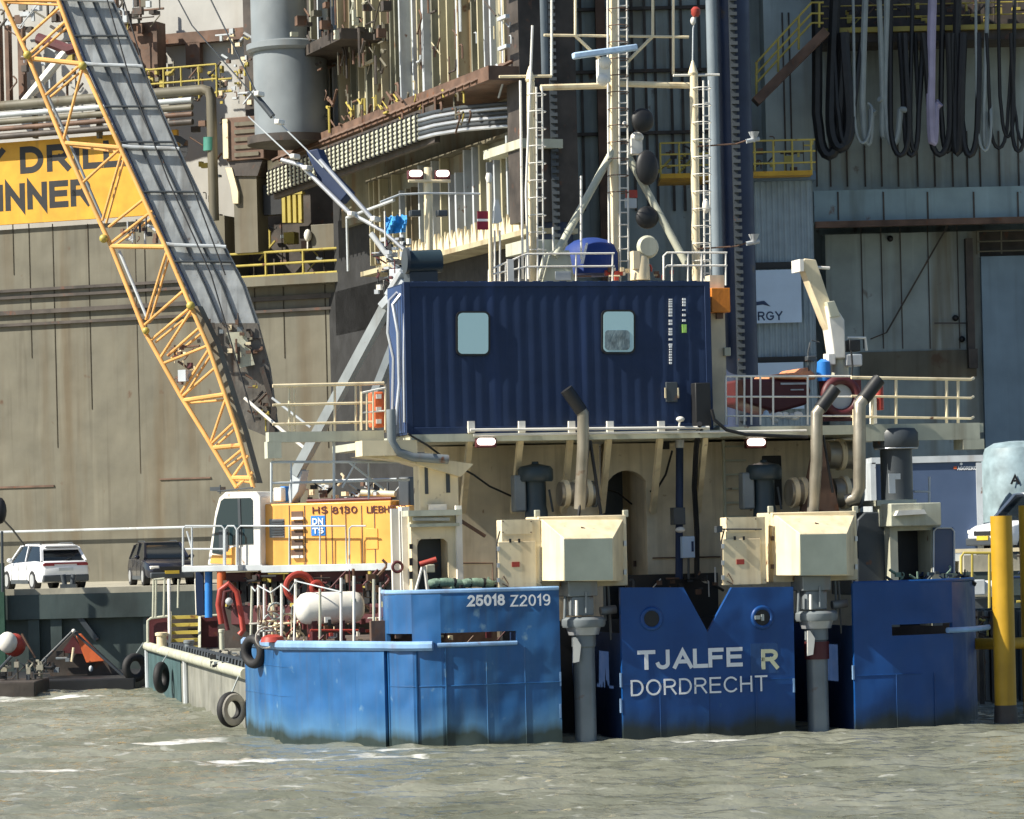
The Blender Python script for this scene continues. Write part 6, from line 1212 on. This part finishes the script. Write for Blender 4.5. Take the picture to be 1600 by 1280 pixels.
# quay bits at the left
T = Thing("mooring_bollard", "small twin horned bollard on the quay edge by the white car", "bollard", WD, Vector((Zw(107, 920, 104.3).x, 104.3, QZ))); x = Zw(107, 920, 104.3).x; T.part("base", T.mb().box(x - .25, x + .25, 104.2, 104.5, QZ + .2, QZ + .32), dgrey)
for s_ in (-.17, .17): T.part("horn", T.mb().tube([(x + s_ * .7, 104.35, QZ + .3), (x + s_, 104.35, QZ + .62)], .08, 10), dgrey)
T = Thing("lamp_post", "thin dark post with a round black head at the left picture edge", "post", WD, Zw(2, 925, 103)); T.part("post", T.mb().ptube([(4, 925, 103), (3, 830, 103)], 2.2), dgrey); T.part("head", T.mb().ball(Zw(0, 798, 103), .26, .8, .8, 1.6), black)
solo("mooring_rope", MB(WD).ptube([(3, 810, 103), (20, 828, 104), (38, 852, 105)], 1.6), dgrey, "dark rope slanting from the black headed post to the white car", "rope")
T = Thing("quay_ladder", "dark green strip at the left edge of the quay", "post", WD, Zw(3, 960, 103.5)); T.part("plate", T.mb().pbox(-4, 7, 880, 1060, 103.6, .3), paint("dark_green", (.02, .07, .045), .6))
# raft, buoy, awning at lower left
T = Thing("work_raft", "low dark raft lying against the quay at the left", "raft", WD, (-12, 97, 0)); T.part("hull", T.mb().box(-24, -10.8, 94.5, 101.5, -.3, .34), black, bevel=.05); T.part("hull", T.mb().box(-24, -13.2, 91.5, 94.3, -.3, .42), rigdk, bevel=.05)
clutter(T, 40, -10, 75, 1035, 1062, 92.5, 94, [black, rigdk, dgrey, conc], 111, 3, 9); clutter(T, 14, 40, 110, 1020, 1050, 95, 98, [black, rigdk, grey], 112, 4, 10)
T = Thing("triangular_tarpaulin", "triangular orange red tarpaulin with dark frame on the raft", "tarpaulin", WD, Zw(120, 1052, 97)); T.part("orange_panel", T.mb().prism([(118, 992), (126, 990), (165, 1033), (135, 1036)], 96.6, .2), redor, bevel=.02); T.part("dark_panel", T.mb().prism([(66, 1034), (116, 986), (190, 1055), (80, 1058)], 97.1, .6), rigdk, bevel=.03)
T.part("brown_panel", T.mb().prism([(95, 1020), (114, 994), (134, 1022)], 96.8, .2), maroon)
for a in ([(66, 1034, 96.5), (114, 986, 96.5)], [(114, 986, 96.4), (192, 1056, 96.4)]): T.part("frame_tube", T.mb().ptube(a, 2.2), dgrey)
T.part("lamp", T.mb().ball(Zw(115, 986, 96.3), .06), white); T.part("white_stick", T.mb().ptube([(115, 1012, 96.4), (112, 1034, 96.4)], 2), cream); T.part("float", T.mb().ball(Zw(142, 1045, 96.3), .06, 1, 1, 1.5), ltgrey)
T = Thing("marker_buoy", "round red and white float on the raft at the left edge", "buoy", WD, Zw(20, 1040, 95)); T.part("red_half", T.mb().ball(Zw(22, 1008, 95.2), .34), red); T.part("white_half", T.mb().ball(Zw(12, 1004, 94.9), .28, 1, .8, 1.1), white); T.part("slope_tube", T.mb().ptube([(34, 990, 95), (55, 1028, 95)], 2), brown)
# piles, yellow pipe and fence at the right
T = Thing("mooring_pile", "tall ochre yellow pile standing in the water at the right", "pile", WD, (Zw(1573, 1130, 68.6).x, 68.6, 0), "yellow mooring piles"); c = Zw(1572, 1130, 68.6); k = 68.6 / FPX; T.part("shaft", T.mb().lathe([(17 * k, .35), (17 * k, Zw(1572, 806, 68.6).z)], (c.x, 68.6, 0), n=28), pilcol); T.part("dark_foot", T.mb().lathe([(18 * k, -2), (18.5 * k, .1), (17.3 * k, .36)], (c.x, 68.6, 0), n=28), rigdk)
T = Thing("mooring_pile", "yellow pile cut by the right picture edge", "pile", WD, (Zw(1612, 1130, 71).x, 71, 0), "yellow mooring piles"); c = Zw(1614, 1130, 71); T.part("shaft", T.mb().lathe([(15 * k, -2), (15 * k, Zw(1600, 790, 71).z)], (c.x, 71, 0), n=28), pilcol)
solo("yellow_beam", MB(WD).ptube([(1516, 1006, 70.3), (1570, 1006, 69.6), (1640, 1003, 70.3)], 9, 16), pilcol, "horizontal yellow pipe crossing behind the yellow pile", "pipe")
T = Thing("yellow_fence", "yellow pipe fence behind the stern at the right", "fence", WD, Zw(1530, 956, 84))
T.part("frame", T.mb().ptube([(1502, 956, 84), (1502, 870, 84), (1506, 864, 84), (1560, 864, 84)], 2.2).ptube([(1519, 956, 84), (1519, 866, 84)], 2).ptube([(1546, 956, 84), (1546, 866, 84)], 2.4).ptube([(1502, 955, 84), (1560, 955, 84)], 2), raily, split=True)
solo("quay_guard_rail", MB(WD).box(Zw(1486, 860, 104).x, 24, 103.7, 103.9, Zw(1540, 863, 103.8).z, Zw(1540, 857, 103.8).z), cream, "long cream horizontal rail behind the yellow fence", "rail")
T = Thing("white_canister", "white horizontal canister behind the yellow fence", "canister", WD, Zw(1535, 940, 86)); T.part("drum", T.mb().ptube([(1522, 920, 86), (1552, 920, 86)], 13, 20), white); T.part("box", T.mb().pbox(1516, 1540, 906, 930, 85.6, .4), ltgrey, bevel=.03)
T = Thing("dark_dolphin", "dark timber dolphin structure behind the yellow pile", "dolphin", WD, (12.5, 82, 0))
for i, x in enumerate((1531, 1540, 1550, 1595, 1606)): T.part("timber", T.mb().pbox(x, x + 7, 955, 1190, 76 + .2 * (i % 2), .4), [rigdk, grey, rigdk, teal, rigdk][i])
T.part("backing", T.mb().pbox(1520, 1660, 950, 1180, 77, .5), quayf); clutter(T, 22, 1524, 1556, 955, 1000, 75.5, 76.5, [rigdk, brown, raily, dgrey], 121, 3, 8)
clutter(T, 16, 1592, 1625, 870, 1000, 78, 80, [rigdk, dgrey, navy, raily], 122, 4, 12); T.part("cabinet", T.mb().pbox(1516, 1545, 935, 957, 86, .6), dgrey)
